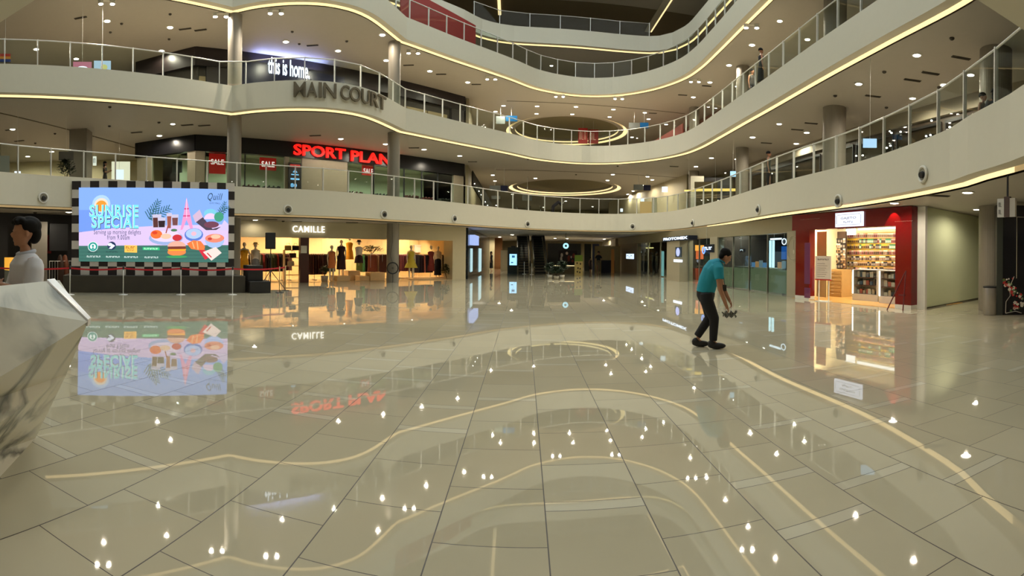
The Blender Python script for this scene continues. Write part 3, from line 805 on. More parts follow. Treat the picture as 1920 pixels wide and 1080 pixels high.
# shelf unit, tables, bags, plants in the shop
a = FC.sx(556, 1.0)
t = thing('shelf_unit', 'tall cream open shelf with bags on top, beside the dark pier', 'shelf', FC.at(FC.sx(549, .9), .9, .012), FC.rot)
for q in (-.45, .45): MB().bx(q-.02, q+.02, -.15, .15, 0, 1.55).build('side_panel', PL, t)
for z in (.3, .75, 1.15, 1.53): MB().bx(-.45, .45, -.15, .15, z, z+.03).build('shelf', PL, t)
bagm = MB().bx(-.16, .16, -.07, .07, 0, .22).tube([(-.09, 0, .22), (-.07, 0, .33), (.07, 0, .33), (.09, 0, .22)], .01, 6)
for i, (dx, z, c_, w) in enumerate(((-.25, 1.56, (196, 160, 80), 'mustard handbag on top of the cream shelf'), (.14, 1.56, (48, 20, 26), 'dark plum handbag on top of the cream shelf'), (.0, 1.18, (90, 60, 50), 'brown handbag on the upper shelf'), (-.1, .78, (220, 190, 150), 'cream handbag on the middle shelf'))):
    o = bagm.build('handbag', C(*c_), None, bevel=.02, loc=t.location + Matrix.Rotation(FC.rot, 3, 'Z') @ Vector((dx, 0, z)), rotz=FC.rot); tag(o, w, 'handbag')
for x, w, c_ in ((795, 'left of the two dark handbags on the high white ledge', (40, 22, 20)), (801, 'right of the two dark handbags on the high white ledge', (52, 30, 26))):
    o = bagm.build('handbag', C(*c_), None, bevel=.02, loc=FC.at(FC.sx(x, 4.9), 4.9, 1.995), rotz=FC.rot); o.scale = (1.4, 1, 1); tag(o, w, 'handbag')
o = MB().bx(-.85, .85, -.2, .2, 1.95, 1.99).bx(-.8, .8, -.12, .12, 1.5, 1.95).build('wall_ledge', WHITE, None, loc=FC.at(FC.sx(798, 5), 4.98, 0), rotz=FC.rot); tag(o, 'white display ledge on the back wall of the clothes shop', 'ledge')
def bush(name, loc, r, h, n, label, cols, cat='plant', pot=None, group=None, leaf=.09, seed=1, arch=False):
    rnd = random.Random(seed); t = thing(name, label, cat, loc, 0, group)
    if pot: MB().lathe([(pot*.75, 0), (pot, pot*1.3), (pot*.9, pot*1.32), (pot*.85, pot*1.1)], 18).build('pot', rgb(196, 190, 176, 'planter_stone'), t, True)
    z0 = pot*1.2 if pot else 0
    st = MB()
    for i in range(7):
        an = rnd.uniform(0, 6.28); st.tube([(0, 0, z0), (math.cos(an)*r*.3, math.sin(an)*r*.3, z0+h*.5), (math.cos(an)*r*.6, math.sin(an)*r*.6, z0+h*.85)], [.014, .01, .005], 5)
    sto = st.build('stem', rgb(74, 62, 40, 'stem_brown'), t)
    for ci, c_ in enumerate(cols):
        mb = MB()
        for i in range(n // len(cols)):
            an = rnd.uniform(0, 6.28); el = rnd.uniform(-.4, 1.4); rr = rnd.uniform(.45, 1)
            p = Vector((math.cos(an)*math.cos(el)*r*rr, math.sin(an)*math.cos(el)*r*rr, z0 + h*.5 + math.sin(el)*h*.5*rr))
            d = Vector((math.cos(an)*.8, math.sin(an)*.8, rnd.uniform(-.5, .7))).normalized(); u = d.cross(Vector((0, 0, 1))).normalized(); nn = d.cross(u)
            L_ = leaf * rnd.uniform(.7, 1.3)
            if arch: L_ *= 2.6
            w_ = L_ * (.12 if arch else .32)
            mb.add([p - d*L_*.5, p + u*w_ + nn*L_*.06, p + d*L_*.5, p - u*w_ + nn*L_*.06], [(0, 1, 2, 3)])
        mb.build('leaves', rgb(*c_, None, .5, var=.2, vscale=30), sto)
    return t
bush('potted_plant', FC.at(FC.sx(838, .6), .6, .012), .42, .9, 420, 'dark green bushy plant at the right end of the clothes shop', [(60,70,34),(40,52,24)], seed=3, leaf=.13)
bush('potted_plant', FC.at(FC.sx(609, .8), .8, .012), .30, .55, 260, 'round leafy green plant in a pale pot left of the salmon dress', [(70,92,46),(48,70,34)], pot=.2, seed=4, leaf=.11)
bush('hanging_foliage', FC.at(FC.sx(697, 2.6), 2.6, 1.35), .75, .55, 260, 'trailing dark foliage above the green garments', [(86,72,30),(60,70,34)], seed=5, leaf=.14)
bush('hanging_foliage', FC.at(FC.sx(731, 2.6), 2.6, 1.3), .28, .55, 120, 'bright green foliage just left of the column', [(40,120,60),(60,140,70)], seed=6, leaf=.12)
# round ring and cable on the column
cx_, cy_ = -5.9, 25.15; an = math.atan2(cx_, cy_)
t = thing('wall_fan', 'black round cage fan fixed low on the round grey column', 'fan', (cx_ - math.sin(an)*.34, cy_ - math.cos(an)*.34, .72), -an)
MB().tube([(.27*math.cos(2*PI*i/32), -.06, .27*math.sin(2*PI*i/32)) for i in range(32)], .03, 8, True).build('rim', BLACK, t, True)
g = MB()
for i in range(10): g.cyl((0, -.08, 0), (.26*math.cos(2*PI*i/10), -.07, .26*math.sin(2*PI*i/10)), .004, n=5)
g.cyl((0, -.1, 0), (0, .0, 0), .05, n=14).build('grille', rgb(96, 92, 84, 'grey_wire'), t)
MB().tube([(0, -.01, -.25), (.02, -.01, -.6), (.0, -.01, -.71)], .012, 6).tube([(0,-.01,.25),(-.12,0,.6),(-.02,0,1.3),(-.05,0,2.2)], .008, 6).build('cable', BLACK, t)

# ================================================================== SPORTS SHOP (first gallery) and the dark shop above it
P0, P1, P2 = Vector((-19.2, 21.5, 0)), Vector((-15.3, 21.7, 0)), Vector((-3.25, 34.5, 0))
F1, F2 = Frame(P1, P2), Frame(P0, P1)
BLK = mat('black_cladding', (.006, .006, .008), .25, var=.2, vscale=3)
def two(y0, y1, z0, z1, name, m, parent, l1=None):
    mb = MB()
    for fr in (F1, F2):
        p = [fr.at(0, y0), fr.at(fr.L, y0), fr.at(fr.L, y1), fr.at(0, y1)]
        mb.prism([(q.x, q.y) for q in p], z0, z1)
    return mb.build(name, m, parent)
sp = bpy.data.objects.new('wall_sports_shop', None); COL.objects.link(sp); struct(sp)
sp_sign = thing('shop_sign', 'glowing red SPORT PLANE letters on the black sports shop fascia', 'sign', (0, 0, 0))
zf = T[1] - .04
two(-.05, .3, 6.62, S[2]-.002, 'fascia', BLK, sp)
mb = MB(); x0, z0 = F1.px(549, 297); x1, z1 = F1.px(646, 270)
put_text(mb, 'SPORT', x0, x1, 6.73, 7.33, -.13, .018, .0, .06); 
hS = z1-.10-z0; x0, z0 = F1.px(656, 302); x1, z1 = F1.px(746, 290)
put_text(mb, 'PLANE', x0, x1, 6.70, 7.30, -.13, .018, .0, .06)
mb.v = [(p[0], p[1], p[2]) for p in mb.v]
lt = MB(); lt.add([F1.at(v[0], v[1], v[2]) for v in mb.v], mb.f); lt.build('lettering', glow(255, 24, 16, 1.35), sp_sign)
WIN = rgb(205, 214, 180, 'lit_interior', .6)
# interior shell
mb = MB()
for fr, l0, l1 in ((F1, 0, F1.L), (F2, 0, F2.L)):
    p = [fr.at(l0, 4.5), fr.at(l1, 4.5), fr.at(l1, 4.6), fr.at(l0, 4.6)]; mb.prism([(q.x, q.y) for q in p], zf, 7.4)
mb.build('back_wall', WIN, sp)
two(.3, 4.5, 7.2, 7.25, 'ceiling_panel', WIN, sp)
def wallpiece(fr, xa, xb, z0, z1, name, m, parent, y0=0, y1=.2):
    a, b = fr.sx(xa), fr.sx(xb); p = [fr.at(a, y0), fr.at(b, y0), fr.at(b, y1), fr.at(a, y1)]
    return MB().prism([(q.x, q.y) for q in p], z0, z1).build(name, m, parent)
PIER = rgb(160, 150, 130, 'pier_beige', .6)
for xa, xb in ((355, 383), (533, 541), (565, 650), (850, 868)): wallpiece(F1 if xa > 360 else F1, max(xa, 366), xb, zf, 6.62, 'pier', PIER, sp)
wallpiece(F2, 256, 282, zf, 6.62, 'pier', PIER, sp); wallpiece(F2, 350, 365, zf, 6.62, 'pier', PIER, sp)
for xa, xb in ((383, 458), (458, 533), (650, 700), (700, 757), (757, 790), (790, 820), (820, 850)):
    wallpiece(F1, xa, xb, zf, 6.62, 'glass_pane', SHOPGLASS, sp, .08, .1)
    wallpiece(F1, xa, xa+1.6, zf, 6.62, 'mullion', DARKMETAL, sp, .04, .12)
for xa, xb in ((282, 316), (316, 350)): wallpiece(F2, xa, xb, zf, 6.62, 'glass_pane', SHOPGLASS, sp, .08, .1)
RED = mat('sale_red', s2l((190, 26, 20)), .5, emit=.25, ecol=s2l((200, 30, 20)), var=.05)
def sign_on(fr, x0, y0, x1, y1, off, name, label, m, text=None, tm=None, cat='sign', group=None, depth=.05, tb=(.12, .3, .88, .7), extra=None, bold=.02):
    a, zb = fr.px(x0, y1, off); b, zt_ = fr.px(x1, y0, off); 
    t = thing(name, label, cat, fr.at(a, off, zb), fr.rot, group); w, h = b-a, zt_-zb
    MB().bx(0, w, 0, depth, 0, h).build('panel', m, t)
    if text:
        mb = MB(); put_text(mb, text, w*tb[0], w*tb[2], h*tb[1], h*tb[3], -.012, bold); mb.build('lettering', tm, t)
    if extra:
        for nm, fn, m2 in extra: q = MB(); fn(q, w, h); q.build(nm, m2, t)
    return t
WL = glow(255, 235, 225, 1.0)
sign_on(F1, 392, 289, 423, 325, .35, 'sale_banner', 'red SALE banner in the sports shop window left of the round column', RED, 'SALE', WL, 'banner', tb=(.1, .45, .9, .72))
sign_on(F1, 487, 297, 518, 318, .35, 'sale_banner', 'red SALE banner in the window right of the round column', RED, 'SALE', WL, 'banner', tb=(.1, .25, .9, .7))
sign_on(F1, 679, 312, 702, 328, .35, 'sale_banner', 'red SALE banner under the PLANE letters', RED, 'SALE', WL, 'banner', tb=(.1, .2, .9, .7))
def promo(q, w, h): put_text(q, '80', w*.15, w*.65, h*.05, h*.2, -.012, .02); q.bx(w*.15, w*.85, -.012, 0, h*.34, h*.40); q.bx(w*.2, w*.8, -.012, 0, h*.52, h*.56); q.flat([(w*.3, h*.62), (w*.5, h*.74), (w*.7, h*.62)], -.012)
sign_on(F1, 541, 306, 565, 353, -.12, 'promo_screen', 'tall dark promotion screen with pale 80 figure beside the sports shop wall', BLACK, None, None, 'screen', extra=[('picture', promo, glow(120, 190, 235, 1.2)), ('red_band', lambda q, w, h: q.bx(w*.1, w*.9, -.012, 0, h*.82, h*.93), RED)])
sign_on(F1, 593, 334, 597, 355, -.1, 'wall_poster', 'small framed poster on the beige sports shop wall', rgb(90, 84, 74, 'poster'), None, None, 'poster') if False else None
def gall_prop(fr, x, off, mb, name, m, label, cat, z=None, group=None, rot=0):
    a = fr.sx(x, off); o = mb.build(name, m, None, loc=fr.at(a, off, T[1]-.04 if z is None else z), rotz=fr.rot + rot); tag(o, label, cat, group); return o
rnd = random.Random(5)
for i, (x, off) in enumerate(((395, 2.2), (410, 3), (470, 1.8), (488, 2.6), (508, 1.8), (520, 3), (664, 2), (680, 2.8), (715, 2), (728, 3), (770, 1.6), (800, 1.9), (832, 1.7))):
    mb = MB()
    for q in range(3): mb.bx(-.45, .45, -.25, .25, .28+.36*q, .31+.36*q)
    for q in (-.45, .42): mb.bx(q, q+.03, -.25, .25, 0, 1.1)
    for q in range(9): mb.ell((-.36+.09*q, -.1, .37+.36*(q % 3)), (.05, .12, .05), 8, 5)
    gall_prop(F1, x, off, mb, 'shoe_stand', [rgb(60+20*(i % 4), 58, 52, 'stand_%d' % (i % 4)), WHITE][0], 'low shelf stand of sports shoes inside the sports shop window', 'shelf', group='shoe stands in the sports shop')
for x in (300, 335, 400, 440, 480, 515, 670, 690, 715, 735, 772, 805, 838):
    fr = F1 if x > 365 else F2; a = fr.sx(x, 1.8)
    p = fr.at(a, 1.8, 7.2); o = downlight(p, 'bright strip-lit spot inside the sports shop ceiling', 'ceiling lights in the sports shop', spot_data('shop_white', 150, .05, 2.6, (.95, 1, .86)), 1.1)
MB().bx(-.7, .7, -.02, .02, 0, 1.1)
t = sign_on(F2, 323, 302, 341, 325, 1.2, 'framed_picture', 'black and white picture in the left sports shop window', rgb(70, 74, 76, 'grey_print'), None, None, 'picture')
MB().cyl((.3, .03, .5), (.3, .03, 7.2 - t.location.z), .008, n=6).build('hanger', STEEL, t)
# black shop on the second gallery
ds = bpy.data.objects.new('wall_dark_shop', None); COL.objects.link(ds); struct(ds)
z2 = T[2] - .04
two(-.05, .3, 11.0, S[3]-.002, 'fascia', mat('brown_black_cladding', (.016, .010, .010), .4, var=.1), ds)
two(.25, .35, z2, 11.0, 'back_wall', rgb(52, 46, 38, 'dark_infill', .7), ds)
for xa, xb in ((385, 432), (470, 500), (560, 572), (640, 648), (700, 708), (845, 868)): wallpiece(F1, xa, xb, z2, 11.0, 'pier', mat('pier_dark', (.03, .024, .022), .5), ds, 0, .25)
for xa, xb in ((372, 384), (433, 468), (762, 800), (802, 838)): wallpiece(F1, xa, xb, z2, 10.5, 'panel', rgb(140, 126, 92, 'tan_panel', .6), ds, .1, .25)
hs = thing('glowing_sign', 'white glowing "this is home." sign on the black second gallery shop', 'sign', F1.at(0, 0, 0), F1.rot)
mb = MB(); x0, z0 = F1.px(501, 135); x1, z1 = F1.px(579, 117); put_text(mb, 'this is home.', x0, x1, z0-.1, z1-.08, -.12, .012, extrude=.02)
mb.build('lettering', glow(235, 240, 255, 2.2), hs)
MB().bx(x0-1.6, x1+2.2, -.08, -.05, 10.15, 11.4).build('backing', mat('navy_back', (.004, .006, .03), .3), hs)
l = bpy.data.lights.new('sign_wash', 'AREA'); l.energy = 60; l.color = (.35, .42, 1); l.shape = 'RECTANGLE'; l.size = 4; l.size_y = .1
lo = bpy.data.objects.new('sign_wash', l); COL.objects.link(lo); lo.parent = hs; lo.location = ((x0+x1)/2, -.25, 11.5); lo.rotation_euler = (PI, 0, 0)
# MAIN COURT letters following the bulged fascia
mc = thing('court_lettering', 'big grey metal MAIN COURT letters fixed along the curved second fascia', 'sign', (0, 0, 0))
LM = mat('letter_bronze', s2l((120, 110, 92)), .35, .5, var=.08)
xs = [('M', 548, 571), ('A', 572, 592), ('I', 594, 600), ('N', 603, 627), ('C', 634, 651), ('O', 651, 672), ('U', 673, 688), ('R', 690, 704), ('T', 703, 718)]
for ch, xa, xb in xs:
    ha, hb = loop_hit(VOID[2], xa), loop_hit(VOID[2], xb); pa, pb = ha[1], hb[1]; d = pb - pa
    mb = MB(); put_text(mb, ch, 0, d.length, 0, .62, 0, .01, extrude=.04)
    nrm = Vector((-d.y, d.x)).normalized() * -.09
    o = mb.build('letter', LM, mc); o.location = (pa.x + nrm.x, pa.y + nrm.y, 7.93); o.rotation_euler.z = math.atan2(d.y, d.x)

# the shop shells belong to the building: each wall, pier, pane stands on its own as structure
def explode(root, base):
    R_ = Matrix.Translation(root.location) @ Matrix.Rotation(root.rotation_euler.z, 4, 'Z')
    for ch in list(root.children):
        M_ = R_ @ Matrix.Translation(ch.location) @ ch.rotation_euler.to_matrix().to_4x4()
        ch.parent = None; ch.matrix_world = M_
        n = ch.name.split('.')[0]; ch['kind'] = 'structure'
        ch.name = 'window_1' if 'glass' in n else ('trim_70' if n in ('mullion',) else ('ceiling' if 'ceiling' in n else ('floor' if 'floor' in n else base)))
    bpy.data.objects.remove(root)
bpy.context.view_layer.update()
explode(shop, 'wall_rear'); explode(sp, 'wall_left'); explode(ds, 'wall_left')
# ================================================================== VIDEO WALL, stage, rope barrier
A = onz(118, 548, 0); B = onz(460, 549, 0); FS = Frame(A, B)
o = MB().bx(0, FS.L, 0, 2.2, 0, .60).build('stage_platform', rgb(58, 54, 46, 'stage_wood', .45, var=.25, vscale=2), None, bevel=.01, loc=FS.A, rotz=FS.rot)
tag(o, 'low dark brown stage platform under the checkered video wall', 'stage')
SO = .5
xa, zt_ = FS.px(135, 336, SO); xb, _ = FS.px(440, 347, SO); _, zb_ = FS.px(290, 513, SO)
zt_ = (zt_ + FS.px(440, 347, SO)[1]) / 2; 
vw = thing('advert_screen', 'large lit video wall showing the SUNRISE SPECIAL advert in a checkered frame', 'screen', FS.at(xa, SO, 0), FS.rot)
Wd = xb - xa; zb_ = .60
ck = MB(); cs = .315; nx = int(Wd / cs); csx = Wd / nx; nz_ = int(round((zt_ - zb_) / cs)); csz = (zt_ - zb_) / nz_
ck.k = 0; ck.bx(0, Wd, 0, .35, zb_, zt_)
ck.k = 1
for i in range(nx):
    for j in range(nz_):
        if (i + j) % 2 == 0: ck.add([(i*csx, -.004, zb_+j*csz), ((i+1)*csx, -.004, zb_+j*csz), ((i+1)*csx, -.004, zb_+(j+1)*csz), (i*csx, -.004, zb_+(j+1)*csz)], [(0,1,2,3)])
ck.build('checkered_frame', [rgb(212, 206, 200, 'check_grey'), rgb(38, 30, 30, 'check_black')], vw)
def q2(x, y, o=SO): a = FS.px(x, y, o); return (a[0] - xa, a[1])
# the picture on the wall: corners of the lit area as seen
lx0 = q2(148, 420)[0]; lx1 = q2(428, 420)[0]; lz0 = (q2(150, 488)[1] + q2(426, 493)[1]) / 2; lz1 = (q2(150, 347)[1] + q2(426, 360)[1]) / 2
def U(x, y):      # picture position (as photographed) -> screen plane
    u = (q2(x, y)[0] - lx0) / (lx1 - lx0)
    yt = 347 + 13 * u; yb = 488.5 + 4.5 * u
    return (lx0 + u * (lx1 - lx0), lz1 - (y - yt) / (yb - yt) * (lz1 - lz0))
cols = {}; art = MB(); amats = []
def K(r, g, b, e=1.15):
    k = (r, g, b, e)
    if k not in cols: cols[k] = len(amats); amats.append(glow(r, g, b, e))
    art.k = cols[k]
DY = [-.012]
def poly(pts): DY[0] -= .0004; art.flat([U(*p) for p in pts], DY[0])
def blob(x, y, rx, ry=None, n=18, a0=0, a1=360):
    ry = ry or rx; st = [(x + rx*math.cos(math.radians(a0+(a1-a0)*i/n)), y - ry*math.sin(math.radians(a0+(a1-a0)*i/n))) for i in range(n + (0 if a1-a0 > 359 else 1))]; poly(st)
def line(x0, y0, x1, y1, w):
    d = Vector((x1-x0, y1-y0)); 
    if d.length < 1e-6: return
    d.normalize(); n = Vector((-d.y, d.x)) * w / 2
    poly([(x0+n.x, y0+n.y), (x1+n.x, y1+n.y), (x1-n.x, y1-n.y), (x0-n.x, y0-n.y)])
def txt(s, x0, y0, x1, y1, bold=0.0, shear=0):
    DY[0] -= .0004; a = U(x0, y1); b = U(x1, y0); put_text(art, s, a[0], b[0], a[1], b[1], DY[0], bold, shear, space=1.12)
K(128, 168, 240); poly([(148, 347), (428, 360), (428, 438), (148, 432)])
K(112, 150, 238); poly([(148, 390), (250, 394), (250, 436), (148, 432)])
K(214, 190, 232); poly([(148, 433), (210, 427), (300, 424), (428, 424), (428, 468), (148, 459)])
K(58, 108, 98); poly([(148, 459), (428, 462), (428, 493.5), (148, 489)])
K(48, 92, 84)
for i in range(4): poly([(148, 464+i*6.5), (428, 466+i*6.7), (428, 467.3+i*6.7), (148, 465+i*6.5)])
K(170, 205, 250); blob(190, 380, 17); K(240, 214, 190); blob(190, 382, 13); K(255, 150, 50); blob(190, 384, 10.5)
# headline with a dark shadow edge
for dx, dy, c_, bd in ((0, .8, (30, 60, 90), .06), (-.4, 0, (235, 250, 250), .04), (0, 0, (120, 222, 230), .02)):
    K(*c_); txt('SUNRISE', 168+dx, 384+dy, 260+dx, 405+dy, bd); txt('SPECIAL', 172+dx, 404+dy, 260+dx, 426+dy, bd)
K(26, 50, 90); txt('Serving up morning delights', 176, 431, 264, 440); txt('from 9.00am', 201, 440, 243, 448)
# palm fronds
K(46, 96, 104)
def frond(x, y, a, L_, n=9, w=1.6):
    a = math.radians(a)
    for i in range(n):
        t = i / (n-1); px_, py_ = x + math.cos(a)*L_*t, y - math.sin(a)*L_*t
        for sg_ in (-1, 1):
            b = a + sg_*(1.0 - .35*t); l2 = L_*.48*(1 - .55*t); line(px_, py_, px_ + math.cos(b)*l2, py_ - math.sin(b)*l2, w)
    line(x, y, x + math.cos(a)*L_, y - math.sin(a)*L_, 1.0)
frond(280, 411, 62, 34, 8); frond(281, 411, 28, 38, 8); frond(414, 404, 70, 20, 6, 1.2); frond(412, 402, 30, 18, 5, 1.2)
K(26, 60, 70); txt('Quill', 389, 367, 417, 381, .0, .35); txt('CITY MALL', 393, 384, 413, 386)
# drinks
for x, y, w, h, c_ in ((294, 406, 15, 22, (84, 44, 44)), (303, 412, 13, 16, (40, 24, 34)), (317, 404, 8, 26, (150, 80, 66)), (328, 407, 11, 18, (112, 66, 66))):
    K(196, 190, 214); poly([(x-w/2-1, y-3), (x+w/2+1, y-3), (x+w/2, y+h), (x-w/2, y+h)]); K(*c_); poly([(x-w/2, y+3), (x+w/2, y+3), (x+w/2-1, y+h-1), (x-w/2+1, y+h-1)])
# pink lattice tower ornament
K(234, 148, 196); poly([(349.5, 373), (353, 390), (357, 408), (362, 432), (357, 432), (349.5, 414), (342, 432), (338, 433), (343, 408), (346.5, 390)])
K(200, 60, 120); line(345, 394, 354, 394, 2.2); line(343, 407, 356, 407, 2.2); K(250, 214, 232); line(349.5, 376, 349.5, 411, 1)
# box and basket
K(206, 176, 202); poly([(361, 407), (374, 396), (381, 412), (366, 420)]); K(72, 60, 78); poly([(367, 419), (380, 410), (398, 432), (414, 428), (405, 434), (386, 434)])
K(120, 196, 220); blob(394, 403, 12, 8); K(226, 196, 232); blob(394, 414, 12, 11, a0=0, a1=180); K(110, 60, 80); blob(396, 424, 14, 6); K(60, 150, 120); blob(410, 410, 9, 9); K(206, 190, 230); poly([(410, 434), (420, 416), (428, 424), (428, 436)])
# plates, bowl, burger, pastries
K(150, 170, 214); blob(311, 447, 32, 13); K(222, 204, 232); blob(311, 444, 28, 10.5); K(232, 110, 50); blob(293, 440, 11, 8); K(214, 60, 34); blob(290, 437, 5, 3); K(230, 190, 160); blob(311, 444, 10, 5)
K(196, 44, 54); blob(332, 447, 9, 6); K(70, 120, 80); blob(326, 433, 6, 2.5); K(160, 60, 40); line(315, 424, 311, 438, 2)
K(86, 120, 200); blob(363, 442, 17.5, 12); K(170, 196, 244); blob(363, 440, 15, 9.5); K(230, 180, 196); blob(363, 440, 5, 4)
K(160, 186, 240); blob(402, 452, 18, 15, a0=180, a1=360); K(228, 132, 108); blob(402, 449, 18, 8); K(244, 190, 160); blob(404, 446, 9, 4); K(190, 60, 50); blob(393, 450, 4, 2.5)
K(226, 170, 150); blob(331, 463, 17, 10, a0=0, a1=180); K(120, 50, 40); poly([(315, 463), (348, 463), (348, 468), (315, 468)]); K(250, 170, 40); poly([(314, 468), (349, 468), (347, 471), (316, 471)]); K(232, 130, 70); blob(331, 474, 17, 6, a0=180, a1=360); poly([(314, 471), (348, 471), (348, 475), (314, 475)]); K(60, 150, 90); blob(331, 482, 20, 2.5)
K(240, 120, 60); poly([(350, 458), (362, 452), (376, 454), (384, 464), (382, 472), (370, 470), (358, 468)]); K(250, 176, 120); line(360, 455, 364, 467, 2); line(369, 454, 371, 469, 2); K(206, 40, 60); poly([(372, 470), (384, 470), (392, 484), (384, 488)])
K(236, 214, 206); poly([(380, 474), (404, 465), (415, 476), (396, 490)]); K(200, 50, 60); line(388, 476, 396, 484, 2)
# sponsor marks along the bottom
K(240, 250, 250); blob(174.5, 461, 9.5); K(40, 150, 140); blob(174.5, 461, 8.6); K(235, 250, 245); blob(174.5, 461, 5.4)
K(40, 150, 140); blob(174.5, 459.5, 2.2); poly([(171.5, 466), (174.5, 461), (177.5, 466)]); K(235, 250, 245); poly([(172.6, 457.3), (173.4, 455.2), (174.5, 456.6), (175.6, 455.2), (176.4, 457.3)])
K(26, 44, 84); blob(209.5, 460, 8); K(226, 236, 250); blob(206.5, 457.5, 4.5, 3); poly([(204, 465), (212, 457), (216, 460), (209, 466)])
K(252, 190, 84); poly([(233.5, 459), (257, 460), (257, 473.5), (233.5, 472.5)]); K(140, 60, 20); txt('#4', 236, 462, 254, 466); txt('#6', 238, 468, 252, 470)
K(40, 190, 120); poly([(267.5, 463.5), (299, 464.5), (299, 469.5), (267.5, 468.5)]); K(226, 250, 236); txt('#10', 270, 465.3, 297, 467.8)
K(30, 54, 60); txt('#6', 165, 470.5, 184, 472.5); txt('#8', 199, 470.5, 222, 472.5)
K(226, 240, 236)
for x in (163, 199, 233, 271): txt('#9', x, 478.5+(x-163)*.026, x+26, 481.2+(x-163)*.026, .02)
art.build('picture', amats, vw)
# rope barrier: chrome posts with a red ribbon belt
pb = []
for i, x in enumerate((131, 231, 339, 436)):
    p = onz(x, 552.5, 0); pb.append(p)
    t = thing('rope_post', 'thin chrome crowd barrier post holding the red belt before the stage', 'barrier post', p, 0, 'chrome barrier posts before the stage')
    t['label'] = ('chrome barrier post holding the red belt, ' + ('leftmost before the stage', 'second from the left before the stage', 'third from the left before the stage', 'before the right end of the stage')[i])
    MB().lathe([(.16, 0), (.155, .015), (.03, .03)], 20).build('base', STEEL, t, True)
    MB().cyl((0, 0, .02), (0, 0, .95), .018, n=10).build('pole', STEEL, t, True)
    MB().cyl((0, 0, .85), (0, 0, .97), .028, n=12).build('cap', DARKMETAL, t, True)
for i, (x, y) in enumerate(((535, 545), (524, 549))):
    p = onz(x, y, 0); pb.append(p)
    t = thing('rope_post', 'crowd barrier post by the loudspeaker tripod, ' + ('rear one', 'front one'[0:9])[i], 'barrier post', p, 0, 'chrome barrier posts before the stage')
    MB().lathe([(.16, 0), (.155, .015), (.03, .03)], 20).build('base', DARKMETAL, t, True); MB().cyl((0, 0, .02), (0, 0, .95), .018, n=10).build('pole', rgb(196, 170, 120, 'brass'), t, True)
REDB = rgb(190, 28, 44, 'red_ribbon', .6)
lp = onz(-20, 550, 0)
chain = [lp] + pb[:5]
mb = MB()
for a, b in zip(chain, chain[1:]):
    n = 8
    for i in range(n):
        p, q = a.lerp(b, i/n), a.lerp(b, (i+1)/n); s0, s1 = -.05*math.sin(PI*i/n), -.05*math.sin(PI*(i+1)/n)
        mb.add([(p.x, p.y, .86+s0), (q.x, q.y, .86+s1), (q.x, q.y, .915+s1), (p.x, p.y, .915+s0), (p.x, p.y+.004, .86+s0), (q.x, q.y+.004, .86+s1), (q.x, q.y+.004, .915+s1), (p.x, p.y+.004, .915+s0)], [(0,1,2,3),(4,7,6,5),(0,4,5,1),(3,2,6,7)])
tag(mb.build('barrier_belt', REDB), 'long red ribbon belt strung between the barrier posts before the stage', 'barrier belt')
# black loudspeaker on tripod, amp boxes
p = onz(507, 543, 0); k = math.hypot(p.x, p.y)
t = thing('speaker_stand', 'black tripod stand carrying the loudspeaker beside the stage', 'tripod stand', p, -math.atan2(p.x, p.y))
MB().cyl((0, 0, .25), (0, 0, 1.6), .02, n=10).build('pole', BLACK, t)
for a in range(3):
    an = a*2*PI/3 + .3; MB().cyl((0, 0, .75), (math.cos(an)*.6, math.sin(an)*.6, .02), .015, n=8).cyl((0, 0, .3), (math.cos(an)*.36, math.sin(an)*.36, .30), .01, n=6).build('leg', BLACK, t)
def zpx(x, y, P): r = ray(x, y); return EYE + r[2] * math.hypot(P.x, P.y) / math.hypot(r[0], r[1])
z0, z1 = zpx(507, 467, p), zpx(507, 436, p)
t = thing('loudspeaker', 'black box loudspeaker on the tripod stand beside the video wall', 'loudspeaker', (p.x, p.y, z0), -math.atan2(p.x, p.y) + .1)
MB().bx(-.19, .19, -.02, .33, 0, z1-z0).build('cabinet', BLACK, t, bevel=.015)
MB().bx(-.17, .17, -.035, -.02, .03, z1-z0-.03).build('grille', mat('speaker_grille', (.02, .02, .022), .8, bump=.4, vscale=300), t)
p = onz(484, 549, 0); fr_ = FS.rot
o = MB().bx(-.36, .42, -.2, .9, 0, .42).bx(-.36, .22, .15, .9, .42, .98).build('amplifier_case', BLACK, None, bevel=.02, loc=p, rotz=fr_); tag(o, 'stack of black equipment cases at the right end of the stage', 'equipment case')

# ================================================================== marble counter and attendant, left foreground
MARB = bpy.data.materials.new('white_marble'); MARB.use_nodes = True; nt = MARB.node_tree; N = nt.nodes; p_ = N['Principled BSDF']
tc = N.new('ShaderNodeTexCoord'); n1 = N.new('ShaderNodeTexNoise'); n1.inputs['Scale'].default_value = .95; n1.inputs['Detail'].default_value = 5; n1.inputs['Distortion'].default_value = .9
nt.links.new(tc.outputs['Object'], n1.inputs['Vector'])
ab = N.new('ShaderNodeMath'); ab.operation = 'SUBTRACT'; ab.inputs[1].default_value = .5; nt.links.new(n1.outputs['Fac'], ab.inputs[0])
a2 = N.new('ShaderNodeMath'); a2.operation = 'ABSOLUTE'; nt.links.new(ab.outputs[0], a2.inputs[0])
rp = N.new('ShaderNodeValToRGB'); rp.color_ramp.elements[0].position = 0; rp.color_ramp.elements[0].color = (*s2l((104, 104, 96)), 1); rp.color_ramp.elements[1].position = .05; rp.color_ramp.elements[1].color = (*s2l((212, 206, 188)), 1)
nt.links.new(a2.outputs[0], rp.inputs[0])
n3 = N.new('ShaderNodeTexNoise'); n3.inputs['Scale'].default_value = .9; nt.links.new(tc.outputs['Object'], n3.inputs['Vector'])
r3 = N.new('ShaderNodeValToRGB'); r3.color_ramp.elements[0].position = .45; r3.color_ramp.elements[1].position = .62; nt.links.new(n3.outputs['Fac'], r3.inputs[0])
